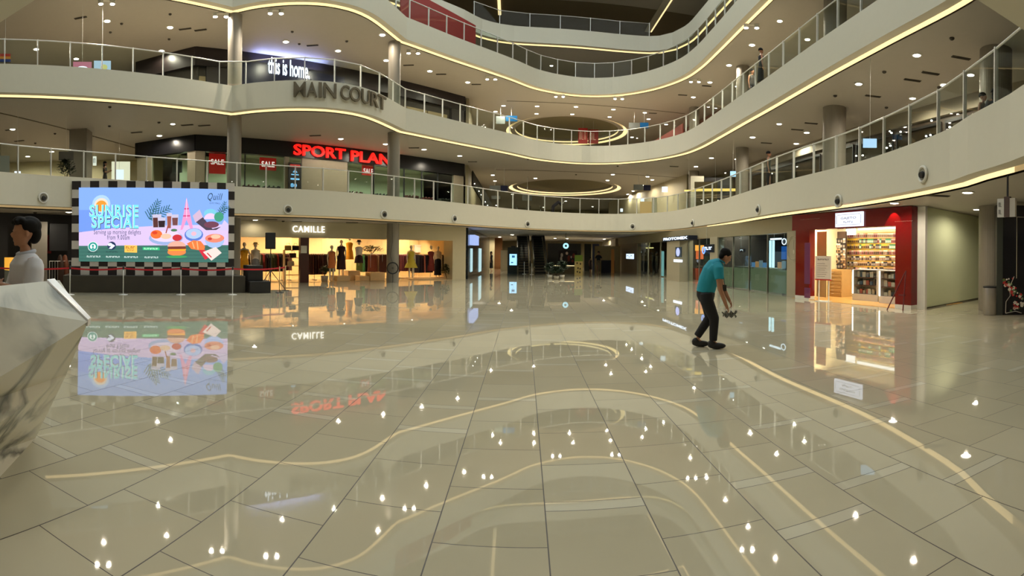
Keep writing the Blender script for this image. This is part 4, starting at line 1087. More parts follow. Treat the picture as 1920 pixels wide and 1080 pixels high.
mx = N.new('ShaderNodeMix'); mx.data_type = 'RGBA'; mx.inputs[6].default_value = (*s2l((214, 208, 190)), 1); nt.links.new(r3.outputs[0], mx.inputs[0]); nt.links.new(rp.outputs[0], mx.inputs[7])
nt.links.new(mx.outputs[2], p_.inputs['Base Color']); p_.inputs['Roughness'].default_value = .22
Q = atd(88, 527, 3.62); P = atd(165, 603, 3.20); T0 = atd(-140, 549, 3.5); Aq = atd(-140, 790, 2.75)
B1 = onz(66, 822, 0); B0 = onz(-140, 1040, 0)
M1 = P.lerp(B1, .38) + Vector((.02, 0, 0)); M0 = Aq.lerp(B0, .42)
ct = thing('reception_counter', 'faceted white marble reception counter with chrome edge at the left foreground', 'counter', (B1.x, B1.y, 0))
o0 = Vector((B1.x, B1.y, 0)); bk = Vector((-.55, .5, 0))
fv = [v - o0 for v in (T0, Q, P, Aq, M1, M0, B1, B0)]
mb = MB(); q_ = [Q - o0 + Vector((-.03, .14, -.0)), P - o0 + Vector((-.30, .22, 0)), B1 - o0 + Vector((-.3, .2, 0)), T0 - o0 + Vector((0, .12, 0)), B0 - o0 + Vector((-.3, .2, 0))]
mb.add(fv + q_, [(0, 3, 2, 1), (3, 5, 4, 2), (5, 7, 6, 4), (1, 2, 9, 8), (2, 4, 6, 10, 9), (0, 1, 8, 11), (11, 8, 9, 10, 12), ])
mb.build('marble_front', MARB, ct)
e1, e2 = Q - o0, P - o0; d = (e2 - e1).normalized(); n_ = Vector((.6, .0, .5))
MB().add([e1 + Vector((0,0,.012)), e2 + Vector((.0,0,.012)), e2 + Vector((-.05,.07,.015)), e1 + Vector((-.02,.085,.015)), e1 + Vector((0.01,-.01,-.03)), e2 + Vector((0.01,-.012,-.03)), e2 + Vector((-.05,.07,-.03)), e1+Vector((-.02,.085,-.03))],
   [(0,1,2,3),(4,5,1,0),(4,7,6,5),(5,6,2,1),(7,4,0,3),(3,2,6,7)]).build('chrome_edge', mat('chrome', (.85, .88, .95), .3, .6, var=0), ct)  # pale bluish base colour stands in for the screen's reflection
MB().bx(-2.2, -.8, .12, .7, 1.1, 1.14).build('inner_desk', rgb(92, 90, 86, 'desk_grey', .4), ct)
def remeshed(mb, vox=.011, it=6):
    o = mb.build('s', WHITE); r = o.modifiers.new('r', 'REMESH'); r.mode = 'VOXEL'; r.voxel_size = vox; r.use_smooth_shade = True
    s_ = o.modifiers.new('s', 'SMOOTH'); s_.iterations = it
    m2 = bpy.data.meshes.new_from_object(o.evaluated_get(bpy.context.evaluated_depsgraph_get())); bpy.data.objects.remove(o); return m2
# attendant: body turned to the left of the picture, arms folded
hp_ = atd(50, 470, 4.25); AX, AY = hp_.x, hp_.y; az = -math.atan2(AX, AY)
V = [(0,0,.95),(0,.01,1.10),(0,.015,1.26),(0,.01,1.38),(0,-.005,1.47),(0,-.02,1.55)]
Rr = [(.14,.11),(.13,.10),(.15,.105),(.16,.095),(.058,.058),(.052,.055)]; E = [(i, i+1) for i in range(5)]
for q in (-1, 1):
    i = len(V); V += [(q*.09,0,.86),(q*.10,0,.48),(q*.10,.02,.09),(q*.10,-.12,.03)]; Rr += [.09,.06,.04,.03]; E += [(0,i),(i,i+1),(i+1,i+2),(i+2,i+3)]
arms = {}
for q in (-1, 1):
    i = len(V); V += [(q*.19,.01,1.39),(q*.235,-.05,1.15),(-q*.02,-.22,1.17+.04*q)]; Rr += [.055,.045,.034]; E += [(3,i),(i,i+1),(i+1,i+2)]
    hand_chain(V, E, Rr, V[i+2], i+2, (-q, .15, .1), (0, .8, -.1), .25)
hp, R_ = head_parts((0, -.025, 1.635), -.15, .02, 1.02)
bm_ = skin_mesh('body', V, E, Rr, 0, .009, hp)
t = thing('person', 'man with black hair in a white shirt, arms folded, behind the marble counter', 'person', (AX, AY, 0), az - 1.25)
put_mesh('body', bm_, SKIN, t)
mb = MB()
for q in (-1, 1): mb.tube([(q*.16,.01,1.41),(q*.20,0,1.34),(q*.24,-.045,1.16),(q*.20,-.10,1.14)], [.07,.078,.076,.07], 14)
mb.lathe([(.155, .88), (.165, 1.0), (.175, 1.15), (.19, 1.28), (.19, 1.38), (.12, 1.455), (.075, 1.48)], 24, sy=.72)
tmp = mb.build('s', WHITE); r = tmp.modifiers.new('r', 'REMESH'); r.mode = 'VOXEL'; r.voxel_size = .012; r.use_smooth_shade = True
sm = tmp.modifiers.new('s', 'SMOOTH'); sm.iterations = 6
me = bpy.data.meshes.new_from_object(tmp.evaluated_get(bpy.context.evaluated_depsgraph_get())); bpy.data.objects.remove(tmp)
put_mesh('shirt', me, rgb(206, 206, 214, 'white_shirt', .7, var=.05), t)
mb = MB(); mb.tube([(.075*math.cos(a_), .075*math.sin(a_)*.9 - .005, 1.475 + .015*math.sin(a_)) for a_ in [2*PI*i/20 for i in range(20)]], .018, 8, True); mb.build('collar', rgb(186, 190, 204, 'collar'), [c for c in t.children if c.name.startswith('shirt')][0], True)
mb = MB()
for q in (-1, 1): mb.lathe([(.066, .06), (.075, .3), (.09, .55), (.105, .86), (.06, .93)], 14, (q*.095, .0, 0))
mb.build('trousers', rgb(40, 40, 46, 'dark_trousers'), t, True)
mb = MB(); mb.ell((0, .022, 1.695), (.086, .106, .082), 20, 14); mb.ell((0, -.062, 1.735), (.078, .055, .038), 14, 8); mb.ell((.0, .065, 1.63), (.08, .06, .085), 14, 10)
for q in (-1, 1): mb.ell((q*.068, .005, 1.69), (.028, .07, .055), 12, 8)
for i in range(9): mb.ell((-.06+.015*i, -.09 - .008*(i % 3), 1.725 - .008*(i % 2)), (.013, .022, .022), 8, 6)
put_mesh('hair', remeshed(mb, .009, 2), HAIRM, t)
for q in (-1, 1): MB().ell((q*.03, -.105+.025, 1.648), (.011, .006, .006), 8, 6).build('eye', EYEB, t, True)

# ================================================================== ground floor, far left: dark cafe behind the counter
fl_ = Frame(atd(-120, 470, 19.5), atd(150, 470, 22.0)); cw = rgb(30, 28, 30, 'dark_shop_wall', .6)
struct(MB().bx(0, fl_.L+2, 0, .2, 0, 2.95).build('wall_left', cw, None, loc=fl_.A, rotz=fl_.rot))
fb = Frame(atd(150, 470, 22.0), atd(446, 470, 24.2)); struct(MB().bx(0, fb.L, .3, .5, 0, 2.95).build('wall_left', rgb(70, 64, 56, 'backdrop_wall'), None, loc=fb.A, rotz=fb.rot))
# lit counters, shelf glow, fence and clutter at the dark cafe
def cafe(x, off, w, dd, h, name, m, label, cat, z=0, **k):
    a = fl_.sx(x, -off); o = MB().bx(-w/2, w/2, -dd, 0, 0, h).build(name, m, None, bevel=.01, loc=fl_.at(a, -off, z), rotz=fl_.rot); tag(o, label, cat); return o
cafe(23, 1.4, .62, .5, .75, 'display_case', rgb(190, 196, 190, 'case_pale'), 'small pale display case at the far left edge of the hall', 'display case')
cafe(21, 1.4, .55, .4, .45, 'lit_machine', glow(250, 176, 60, .9), 'glowing amber machine on the pale case at the far left', 'machine', z=.76)
cafe(72, .6, .7, .1, 2.6, 'wall_panel', rgb(150, 142, 130, 'pale_pier'), 'pale upright panel behind the attendant', 'panel')
cafe(108, .5, .85, .1, 1.1, 'hanging_screen', BLACK, 'black hanging screen in the dark shop left of the video wall', 'screen', z=1.45)
cafe(88, .4, .35, .05, .75, 'poster', rgb(140, 30, 34, 'poster_red'), 'dark red poster in the dark shop left of the video wall', 'poster', z=1.35)
for x, c_, w in ((113, (60, 40, 30), 'brown coat-like bundle'), (122, (110, 60, 36), 'rust-coloured bundle')):
    a = fl_.sx(x, -.8); mb = MB().lathe([(.15, 0), (.22, .3), (.2, .9), (.1, 1.25), (.04, 1.3)], 14, sy=.6)
    o = mb.build('draped_stand', rgb(*c_), None, True, loc=fl_.at(a, -.8, 0)); tag(o, w + ' draped on a stand left of the video wall', 'draped stand')
t = thing('barrier_fence', 'pale metal fence frame standing left of the video wall', 'fence', fl_.at(fl_.sx(93, -.9), -.9, 0), fl_.rot)
MB().tube([(0, 0, .02), (0, 0, 1.05), (1.0, 0, 1.05), (1.0, 0, .02)], .018, 6).tube([(0, 0, .25), (1.0, 0, .25)], .012, 6).build('frame', STEEL, t)
for i in range(7): MB().cyl((.12+.125*i, 0, .25), (.12+.125*i, 0, 1.05), .008, n=6).build('bar', STEEL, t)
for x, y in ((117, 419), (99, 421)):
    p = onz(x, y - 6, S[1]); o = downlight(p, 'small bright lamp in the dark shop left of the video wall', 'lamps in the dark left shop', spot_data('cafe_lamp', 40, .05), .8)
# ================================================================== RIGHT-HAND SHOP LINE (ground floor)
RW = Frame((9.30, 52), (9.85, 15.4))
HB = rgb(150, 140, 112, 'header_olive', .45, var=.04); BEIGE = rgb(168, 158, 134, 'pier_olive_beige', .5, var=.04)
def wl(fr, xa, xb, y0, y1, z0, z1, m, name='wall_right', kind=True):
    a, b = (fr.sx(xa) if xa is not None else 0), (fr.sx(xb) if xb is not None else fr.L)
    o = MB().bx(0, b-a, y0, y1, z0, z1).build(name, m, None, loc=fr.at(a), rotz=fr.rot)
    return struct(o) if kind else o
wl(RW, None, 1500, -.05, .3, 2.36, 2.94, HB)
wl(RW, 1478, 1506, -.06, .3, 0, 2.4, BEIGE); wl(RW, 1333, 1347, -.06, .3, 0, 2.4, BEIGE); wl(RW, 1265, 1290, -.5, .3, 0, 2.4, BEIGE); wl(RW, 1160, 1195, -.03, .3, 0, 2.4, rgb(140, 124, 96, 'brown_panel', .5)); wl(RW, 1151, 1160, -.3, .3, 0, 2.9, BEIGE)
wl(RW, 1085, 1152, 3.0, 3.2, 0, 2.94, rgb(46, 44, 36, 'deep_dark'))
def shopwin(x0, x1, name_l, back, depth, label, frost=None, n=3):
    a, b = RW.sx(x0), RW.sx(x1)
    t = thing('glass_shopfront', label, 'shop window', RW.at(a), RW.rot)
    for i in range(n):
        q0, q1 = (b-a)*i/n, (b-a)*(i+1)/n
        MB().bx(q0+.02, q1-.02, .03, .05, .05, 2.34).build('glass_pane', SHOPGLASS, t)
        if frost: MB().bx(q0+.02, q1-.02, .06, .07, .05, frost).build('frosted_panel', rgb(134, 146, 124, 'frosted_film', .18), t)
    for i in range(n+1): MB().bx((b-a)*i/n-.02, (b-a)*i/n+.02, .0, .08, 0, 2.345).build('mullion', rgb(130, 126, 112, 'mullion'), t)
    struct(MB().bx(a, b, depth, depth+.1, 0, 2.9).build('wall_right', back, None, loc=RW.A, rotz=RW.rot))
    struct(MB().bx(b-.05, b+.05, .3, depth, 0, 2.9).build('wall_right', back, None, loc=RW.A, rotz=RW.rot))
    return t
BLUEB = rgb(36, 84, 165, 'blue_back', .5); TEAL = rgb(44, 60, 62, 'teal_back', .6)
shopwin(1347, 1478, '', BLUEB, 4.2, 'long glass shop front with frosted lower band, blue lit inside', .95, 4)
shopwin(1290, 1333, '', rgb(60, 50, 38, 'cafe_back'), 4, 'glass shop front with warm orange light inside, behind the stooping man', None, 2)
shopwin(1195, 1265, '', TEAL, 4, 'dark glass clothes shop window left of the round-logo pillar', None, 3)
def inside(fr, x, off, w, d_, h, name, m, label, cat, z=0, group=None, rot=0):
    a = fr.sx(x, off); mb_ = MB().bx(-w/2, w/2, -d_/2, d_/2, 0, h)
    if name in ('pendant_lamp', 'strip_light'): mb_.cyl((0, 0, h), (0, 0, 2.94 - z), .01, n=6)
    o = mb_.build(name, m, None, bevel=.008, loc=fr.at(a, off, z), rotz=fr.rot+rot); tag(o, label, cat, group); return o
inside(RW, 1444, 2.6, .12, .1, 2.25, 'light_column', glow(190, 235, 250, 1.6), 'bright white-blue light column, left one in the blue shop', 'light')
inside(RW, 1450, 2.6, .10, .1, 2.25, 'light_column', glow(190, 235, 250, 1.6), 'bright white-blue light column, right one in the blue shop', 'light')
inside(RW, 1457, 4.14, .4, .1, .4, 'lit_square', glow(190, 235, 250, 1.6), 'small bright panel right of the light columns in the blue shop', 'light', z=1.9)
inside(RW, 1425, 4.14, 2.0, .1, .8, 'blue_screen', glow(20, 70, 170, .7), 'large deep blue screen on the back wall of the blue shop', 'screen', z=1.3)
inside(RW, 1468, 4.14, 1.3, .1, .7, 'blue_screen', glow(30, 100, 190, .6), 'smaller bright blue screen at the right of the blue shop', 'screen', z=1.3)
inside(RW, 1392, 1.5, 3.2, .6, .95, 'display_counter', rgb(90, 96, 90, 'counter_grey'), 'grey display counter in the left half of the blue shop', 'counter')
inside(RW, 1450, 1.5, 2.6, .6, .95, 'display_counter', rgb(120, 132, 120, 'counter_green'), 'pale green-grey display counter in the right half of the blue shop', 'counter')
for i, x in enumerate((1413, 1420, 1427, 1434, 1462, 1470)):
    inside(RW, x, 1.4, .22, .1, .22 + .05*(i % 3), 'tablet', glow((90, 200, 120)[i % 3], 150, (200, 90, 160)[i % 3], .5), 'small lit device standing on the counters of the blue shop', 'device', z=.95, group='lit devices in the blue shop')
sign_kw = dict(cat='sign')
BLK2 = mat('sign_black', (.01, .012, .02), .3)
WG = glow(225, 240, 255, 2.0)
_a = sign_on(RW, 1387, 466, 1396, 473, 1.0, 'round_logo_sign', 'small glowing white mark hanging at the left of the blue shop', BLK2, '#1', WG)
def stem(t, z1, w=0.0):      # thin rods up to the ceiling
    zb0 = t.location.z
    MB().cyl((w, .02, .1), (w, .02, z1 - zb0), .008, n=6).build('hanger', STEEL, t)
def ringlogo(q, w, h):
    q.tube([(w/2+w*.36*math.cos(2*PI*i/20), -.03, h/2+h*.4*math.sin(2*PI*i/20)) for i in range(20)], h*.06, 6, True)
stem(_a, 2.94, .1); _a = sign_on(RW, 1466, 446, 1477, 460, .3, 'round_logo_sign', 'glowing white ring sign in the top right corner of the blue shop window', BLK2, extra=[('ring', ringlogo, WG)])
stem(_a, 2.94, .15); _a = sign_on(RW, 1444, 446, 1464, 450, .3, 'strip_light', 'white strip light in the ceiling of the blue shop', WG, cat='light')
stem(_a, 2.94, .3); _a = sign_on(RW, 1320, 458, 1338, 473, -.11, 'lit_sign', 'glowing white and blue hanging sign right of the orange-lit shop', BLK2, '#4', WG, extra=[('ring', lambda q, w, h: q.tube([(w*.02+.16*math.cos(2*PI*i/16), -.03, h*.25+.16*math.sin(2*PI*i/16)) for i in range(16)], .03, 6, True), glow(110, 160, 255, 1.6))])
stem(_a, 2.94, .3); inside(RW, 1304, 1.6, 1.5, .6, .35, 'pendant_lamp', glow(255, 170, 70, 1.3), 'broad amber pendant lamp inside the shop behind the stooping man', 'lamp', z=1.75)
inside(RW, 1312, 1.4, .5, .3, .5, 'pendant_lamp', glow(255, 120, 60, .8), 'smaller orange lamp below the broad amber one', 'lamp', z=1.25)
inside(RW, 1306, 1.3, .7, .4, .7, 'orange_chair', rgb(170, 62, 30, 'orange_seat'), 'orange seat low behind the stooping man', 'seat')
inside(RW, 1299, 1.5, .6, .4, 1.2, 'glass_case', rgb(120, 160, 170, 'pale_teal'), 'pale teal display case in the orange-lit shop', 'display case')
sign_on(RW, 1242, 441, 1291, 453, -.62, 'box_sign', 'long dark sign box with glowing white PROTOMEX letters above the pillar', rgb(30, 40, 60, 'signbox_navy', .3), 'PROTOMEX', WG, depth=.5, tb=(.05, .2, .97, .85), bold=.04)
def ellp(q, w, h): q.disc(w*.5, h*.5, w*.32, h*.42, -.012)
sign_on(RW, 1266, 463, 1277, 482, -.52, 'oval_logo', 'blue oval logo panel on the beige pillar', rgb(60, 76, 90, 'logo_blue'), extra=[('mark', ellp, glow(180, 190, 255, 1.2))])
sign_on(RW, 1263, 487, 1278, 491, -.52, 'name_plate', 'small lit white name plate under the oval logo', WG)
sign_on(RW, 1174, 476, 1188, 485, -.06, 'lit_sign', 'small glowing pale sign on the plain brown wall', glow(205, 225, 255, 1.3), '#3', rgb(60, 80, 120, 'sign_ink'))
sign_on(RW, 1197, 468, 1205, 475, .3, 'lit_sign', 'tiny glowing white letters at the top left of the dark clothes shop', BLK2, '#2', WG)
sign_on(RW, 1128, 461, 1152, 470, .1, 'lit_sign', 'wide violet-blue glowing sign above the far shop', glow(130, 160, 250, 1.4), '#7', WG); stem([o for o in COL.objects if o.get('label', '').startswith('wide violet')][0], 2.94, .4)
sign_on(RW, 1238, 471, 1244, 517, .4, 'light_column', 'tall pale cyan lit panel in the dark clothes shop', glow(130, 190, 190, .8), cat='light')
inside(RW, 1218, 1.6, 1.6, .2, .08, 'strip_light', glow(235, 220, 140, 1.2), 'yellowish strip light hanging in the dark clothes shop', 'light', z=2.0)
for i, (x, off, c_) in enumerate(((1203, 1.8, (60, 56, 40)), (1211, 1.4, (84, 80, 56)), (1222, 1.6, (90, 86, 62)), (1231, 1.3, (100, 94, 70)))):
    t = person(RW.at(RW.sx(x, off), off, 0), RW.rot, 'dark mannequin in muted %s clothes, number %s from the left in the dark clothes shop' % (('olive', 'khaki', 'sand', 'tan')[i], ('one', 'two', 'three', 'four')[i]), BODY_M, [('shirt', clothes('top'), rgb(*c_)), ('trousers', clothes('trousers'), rgb(26, 28, 26, 'pants_dark'))], False, rgb(60, 58, 50, 'mannequin_dark'), 1.0, 'mannequin', 'mannequin')
def rnd_items(): pass
t = thing('vinyl_emblem', 'pale round emblem on the beige wall pier left of the red shop', 'emblem', RW.at(RW.sx(1490), -.07, RW.px(1490, 466)[1]), RW.rot)
em = MB()
for r_ in (.42, .36): em.tube([(r_*math.cos(2*PI*i/28), 0, r_*1.1*math.sin(2*PI*i/28)) for i in range(28)], .008, 5, True)
em.disc(.05, -.12, .06, .08, -.006).bx(-.01, .01, -.005, 0, -.1, .3).build('lines', rgb(196, 188, 166, 'emblem_pale'), t)

# ------------------------------------------------------------------ red phone accessory shop
FG = Frame((9.87, 15.35), (10.55, 10.45)); REDW = mat('red_gloss', s2l((112, 9, 11)), .14, var=.08)
g0, g1 = FG.px(1500, 412), FG.px(1722, 380); zo = FG.px(1610, 428)[1]
wl(FG, 1499, 1723, -.35, .0, zo, 2.93, REDW); 
wl(FG, 1506, 1532, -.35, -.1, .12, zo, REDW); wl(FG, 1693, 1723, -.35, .6, .12, zo, REDW)
wl(FG, 1506, 1532, -.36, -.1, 0, .12, WHITE); wl(FG, 1693, 1723, -.36, .6, 0, .12, WHITE)
GD = 2.4
INT = rgb(238, 224, 180, 'shop_cream', .5)
a0, a1 = FG.sx(1500), FG.sx(1722)
for bxs, m_ in (((a0, a1-.45, GD, GD+.1, 0, 2.9), INT), ((a0-.1, a0, 0, GD, 0, 2.9), INT), ((a1-.55, a1-.45, .6, GD, 0, 2.9), INT), ((a0, a1-.5, 0, GD, 2.86, 2.9), WHITE)):
    struct(MB().bx(*bxs).build('wall_right', m_, None, loc=FG.A, rotz=FG.rot))
struct(MB().bx(a0, a1, -.34, GD, .001, .012).build('floor', rgb(214, 166, 96, 'wood_floor', .2, var=.1), None, loc=FG.A, rotz=FG.rot))
gl = sign_on(FG, 1566, 396, 1617, 426, -.42, 'box_sign', 'bright white box sign with grey GAJETO letters on the red shop front', glow(235, 240, 255, 1.15), depth=.12,
   extra=[('lettering', lambda q, w, h: (put_text(q, 'GAJETO', w*.22, w*.78, h*.48, h*.68, -.012), put_text(q, '#5', w*.32, w*.68, h*.26, h*.38, -.012)), rgb(120, 120, 130, 'sign_grey')),
          ('border', lambda q, w, h: (q.bx(w*.08, w*.92, -.01, 0, h*.84, h*.855), q.bx(w*.08, w*.92, -.01, 0, h*.13, h*.145), q.bx(w*.05, w*.055, -.01, 0, h*.2, h*.8), q.bx(w*.945, w*.95, -.01, 0, h*.2, h*.8)), rgb(90, 90, 110, 'sign_line'))])
def redtxt(s, x0, y0, x1, y1, label):
    a, z0_ = FG.px(x0, y1, -.36); b, z1_ = FG.px(x1, y0, -.36)
    t = thing('shop_lettering', label, 'lettering', FG.at(a, -.36, z0_), FG.rot); q = MB(); put_text(q, s, 0, b-a, 0, z1_-z0_, -.004, .01); q.build('letters', rgb(200, 170, 160, 'pale_letters'), t)
redtxt('#16', 1501, 409, 1538, 412.5, 'small pale lettering at the top left of the red shop front')
redtxt('LOT G-11', 1695, 381, 1714, 386, 'small white lot number at the top right of the red shop front')
redtxt('#18', 1678, 413.5, 1712, 416, 'thin line of pale small lettering above the right red post')
l = bpy.data.lights.new('sign_red_wash', 'SPOT'); l.energy = 30; l.spot_size = 1.2; l.color = (1, .5, .4); lo = bpy.data.objects.new('lamp', l); COL.objects.link(lo)
lo.location = FG.at(FG.sx(1690), -.6, 2.9); lo.rotation_euler = (.5, 0, FG.rot)
for x in (1560, 1610, 1660):
    p = FG.at(FG.sx(x, 1.0), .8, 2.86)
    t = thing('tube_light', 'white tube light in the ceiling of the red shop', 'tube light', p, FG.rot, 'tube lights in the red shop')
    MB().bx(-.6, .6, -.05, .05, -.05, 0).build('tube', glow(255, 245, 225, 3.0), t)
    l = bpy.data.lights.new('tube', 'AREA'); l.energy = 55; l.color = (1, .88, .66); l.shape = 'RECTANGLE'; l.size = 1.2; l.size_y = .1; lo = bpy.data.objects.new('lamp', l); COL.objects.link(lo); lo.parent = t; lo.location = (0, 0, -.07)
def pr(fr, xa, ya, xb, yb, off): a = fr.px(xa, yb, off); b = fr.px(xb, ya, off); return a[0], b[0], a[1], b[1]
# header light panel and wall panels inside
def gl_panel(xa, ya, xb, yb, off, name, m, label, cat, depth=.05):
    x0, x1, z0, z1 = pr(FG, xa, ya, xb, yb, off)
    o = MB().bx(0, x1-x0, -depth, 0, 0, z1-z0).build(name, m, None, loc=FG.at(x0, off, max(z0, .012)), rotz=FG.rot); tag(o, label, cat); return o
gl_panel(1533, 434, 1552, 556, .5, 'wall_panel', rgb(226, 206, 150, 'cream_panel'), 'tall cream wall panel at the left inside the red shop', 'panel')
gl_panel(1553, 434, 1588, 505, 1.9, 'dark_slatwall', rgb(70, 50, 40, 'slatwall_brown'), 'dark brown slat wall with goods inside the red shop', 'wall panel')
gl_panel(1588, 427, 1605, 441, 2.35, 'light_box', glow(255, 250, 235, 1.8), 'small white light box above the shelves of the red shop', 'light box')
gl_panel(1610, 424, 1692, 432, 2.35, 'light_box', glow(255, 250, 235, 1.8), 'long white light box along the top of the red shop', 'light box')
# hanging packets on the back wall
pkm = MB().bx(-.055, .055, -.02, 0, -.17, 0).bx(-.038, .038, -.035, -.02, -.15, -.06)
pkm.m = [0]*6 + [1]*6
PC = {'white': ((232, 222, 205), (150, 120, 100)), 'yellow': ((236, 196, 70), (90, 60, 40)), 'pink': ((226, 170, 160), (120, 60, 60)), 'black': ((40, 34, 36), (150, 140, 130)), 'green': ((60, 130, 90), (200, 220, 200)), 'tan': ((196, 160, 120), (70, 50, 40))}
pmesh = {}
for k_, (c1, c2) in PC.items():
    o = pkm.build('p', [rgb(*c1), rgb(*c2)]); pmesh[k_] = o.data; bpy.data.objects.remove(o)
rnd = random.Random(11)
rows = [437, 447.5, 458, 469, 480, 490.5, 501]
WAYS = [['white','white','tan','pink'], ['green','tan','black','pink'], ['yellow','tan','black','green'], ['pink','white','tan'], ['white','tan','white','black'], ['black','white','tan'], ['tan','white','pink','black']]
for ri, y in enumerate(rows):
    hk = pr(FG, 1589, y, 1694, y+1, 2.38)
    for i in range(28):
        x = 1591 + i * 3.75
        a, z = FG.px(x, y - 1.0*(i-14)*.02, 2.36)
        k_ = rnd.choice(WAYS[ri]); 
        if ri == 1 and 5 < i < 15: k_ = 'green' if rnd.random() > .4 else 'black'
        if ri == 2 and 20 < i < 26: k_ = 'green'
        if i < 6 and ri in (1, 2): k_ = 'yellow' if rnd.random() > .4 else 'tan'
        o = bpy.data.objects.new('hanging_packet', pmesh[k_]); COL.objects.link(o); o.location = FG.at(a, 2.37, min(z, 2.6)); o.rotation_euler.z = FG.rot
        tag(o, '%s accessory packet hanging in rows on the bright back wall of the red shop' % k_, 'packet', '%s packets on the back wall of the red shop' % k_)
    z_ = FG.px(1640, y, 2.36)[1]
    o = MB().bx(0, hk[1]-hk[0], -.02, 0, -.0, .02).build('price_rail', rgb(238, 190, 50, 'yellow_rail'), None, loc=FG.at(hk[0], 2.37, z_+.005), rotz=FG.rot); tag(o, 'yellow price rail on the red shop back wall, row %s from the top' % ('one','two','three','four','five','six','seven')[ri], 'price rail')
for ri in range(6):
    for i in range(7):
        a, z = FG.px(1556 + i*4.6, 447 + ri*9.5, 1.84)
        k_ = rnd.choice(['black','tan','black','white'])
        o = bpy.data.objects.new('hanging_case', pmesh[k_]); COL.objects.link(o); o.location = FG.at(a, 1.83, z); o.rotation_euler.z = FG.rot
        tag(o, '%s case hanging on the dark slat wall in the red shop' % k_, 'case', '%s cases on the dark slat wall' % k_)
# stepped wooden drawers, counters
x0, x1, _, _ = pr(FG, 1553, 512, 1586, 552, 1.4)
t = thing('drawer_unit', 'light wood drawer unit under the dark slat wall', 'drawer unit', FG.at(x0, 1.2, .012), FG.rot)
WOOD = rgb(196, 160, 104, 'light_wood', .4, var=.12)
MB().bx(0, x1-x0, 0, .5, 0, 1.0).build('carcass', WOOD, t)
for i in range(7): MB().bx(.04, x1-x0-.04, -.02, 0, .06+.13*i, .16+.13*i).build('drawer', rgb(176, 140, 88, 'drawer_wood', .4), t); MB().bx((x1-x0)/2-.05, (x1-x0)/2+.05, -.035, -.02, .105+.13*i, .115+.13*i).build('handle', STEEL, [c for c in t.children if c.name.startswith('drawer')][-1])
def case_unit(xa, xb, off, label, seed):
    x0, x1, _, _ = pr(FG, xa, 510, xb, 560, off); w = x1-x0
    t = thing('display_case', label, 'display case', FG.at(x0, off, .012), FG.rot)
    MB().bx(0, w, 0, .5, 0, .22).build('base', WHITE, t); MB().bx(0, w, 0, .5, 1.02, 1.05).build('top', WHITE, t); MB().bx(0, w, .46, .5, .22, 1.02).build('back', rgb(226, 204, 170, 'case_back'), t)
    for q in (0, w-.06): MB().bx(q, q+.06, 0, .5, .22, 1.02).build('side', WHITE, t)
    MB().bx(.0, .05, -.01, 0, .22, 1.02).build('added_light_strip', glow(255, 252, 235, 2.5), t)  # glowing strip added to brighten the dark case
    for z in (.5, .76): MB().bx(.05, w-.05, .05, .46, z, z+.02).build('shelf', rgb(120, 84, 64, 'case_shelf'), t)
    MB().bx(.06, w-.06, .005, .012, .24, 1.0).build('glass_front', CLEARGLASS, t)
    r2 = random.Random(seed)
    for z in (.222, .522, .782):
        q = .14
        while q < w-.16:
            s_ = r2.uniform(.08, .15); c_ = r2.choice([(236,226,206),(216,190,160),(60,58,60),(206,110,90),(240,232,220),(90,110,130)])
            o = MB().bx(-s_/2, s_/2, -.05, .05, 0, r2.uniform(.1, .21)).bx(-s_*.25, s_*.25, -.054, -.05, .03, .08).build('boxed_gadget', rgb(*c_), None, loc=FG.at(x0+q, off+.2, z+.014), rotz=FG.rot)
            tag(o, 'small boxed gadget in the ' + label, 'box', 'boxed gadgets in the ' + label); q += s_ + .03
case_unit(1598, 1646, .75, 'left white-framed glass display case in the red shop', 1)
case_unit(1648, 1690, .55, 'right white-framed glass display case in the red shop', 2)
t = thing('poster_stand', 'tilted white price board stand at the left of the red shop entrance', 'poster stand', FG.at(FG.sx(1543, -.4), -.4, .0), FG.rot + .2)
MB().bx(-.30, .34, -.02, .02, .72, 1.5).build('board', rgb(232, 214, 196, 'board_cream'), t); MB().bx(-.30, .34, -.03, .02, .70, .74).build('red_edge', rgb(190, 40, 30, 'red_edge'), t)
q = MB(); put_text(q, '#9', -.2, .26, 1.36, 1.41, -.024, .02); 
for i in range(7): q.bx(-.22, .1+.05*(i % 3), -.024, -.02, .82+.07*i, .83+.07*i)
q.build('print', rgb(120, 90, 84, 'print_brown'), t); MB().bx(-.2, -.17, .03, .06, 0, .75).bx(.2, .23, .03, .06, 0, .75).bx(-.24, .27, -.1, .16, 0, .02).build('leg', WHITE, t)
t = thing('easel', 'dark red folding easel leaning by the right red post', 'easel', FG.at(FG.sx(1684, -.7), -.62, 0), FG.rot)
MB().cyl((-.25, -.25, 0), (.14, .1, 1.1), .018, n=8).build('leg', rgb(90, 20, 24, 'easel_red'), t); MB().cyl((.2, -.1, 0), (.14, .1, 1.1), .018, n=8).build('leg', rgb(90, 20, 24, 'easel_red'), t); MB().bx(-.05, .2, .0, .02, .4, .44).build('ledge', rgb(90, 20, 24, 'easel_red'), t)
gl_p = sign_on(FG, 1508, 455, 1519, 532, -.37, 'tall_poster', 'tall violet-tinted notice on the left red post', rgb(110, 50, 92, 'violet_notice', .2), cat='poster', depth=.01)
sign_on(FG, 1508, 540, 1519, 558, -.37, 'tall_poster', 'short violet-tinted notice low on the left red post', rgb(110, 50, 92, 'violet_notice', .2), cat='poster', depth=.01)

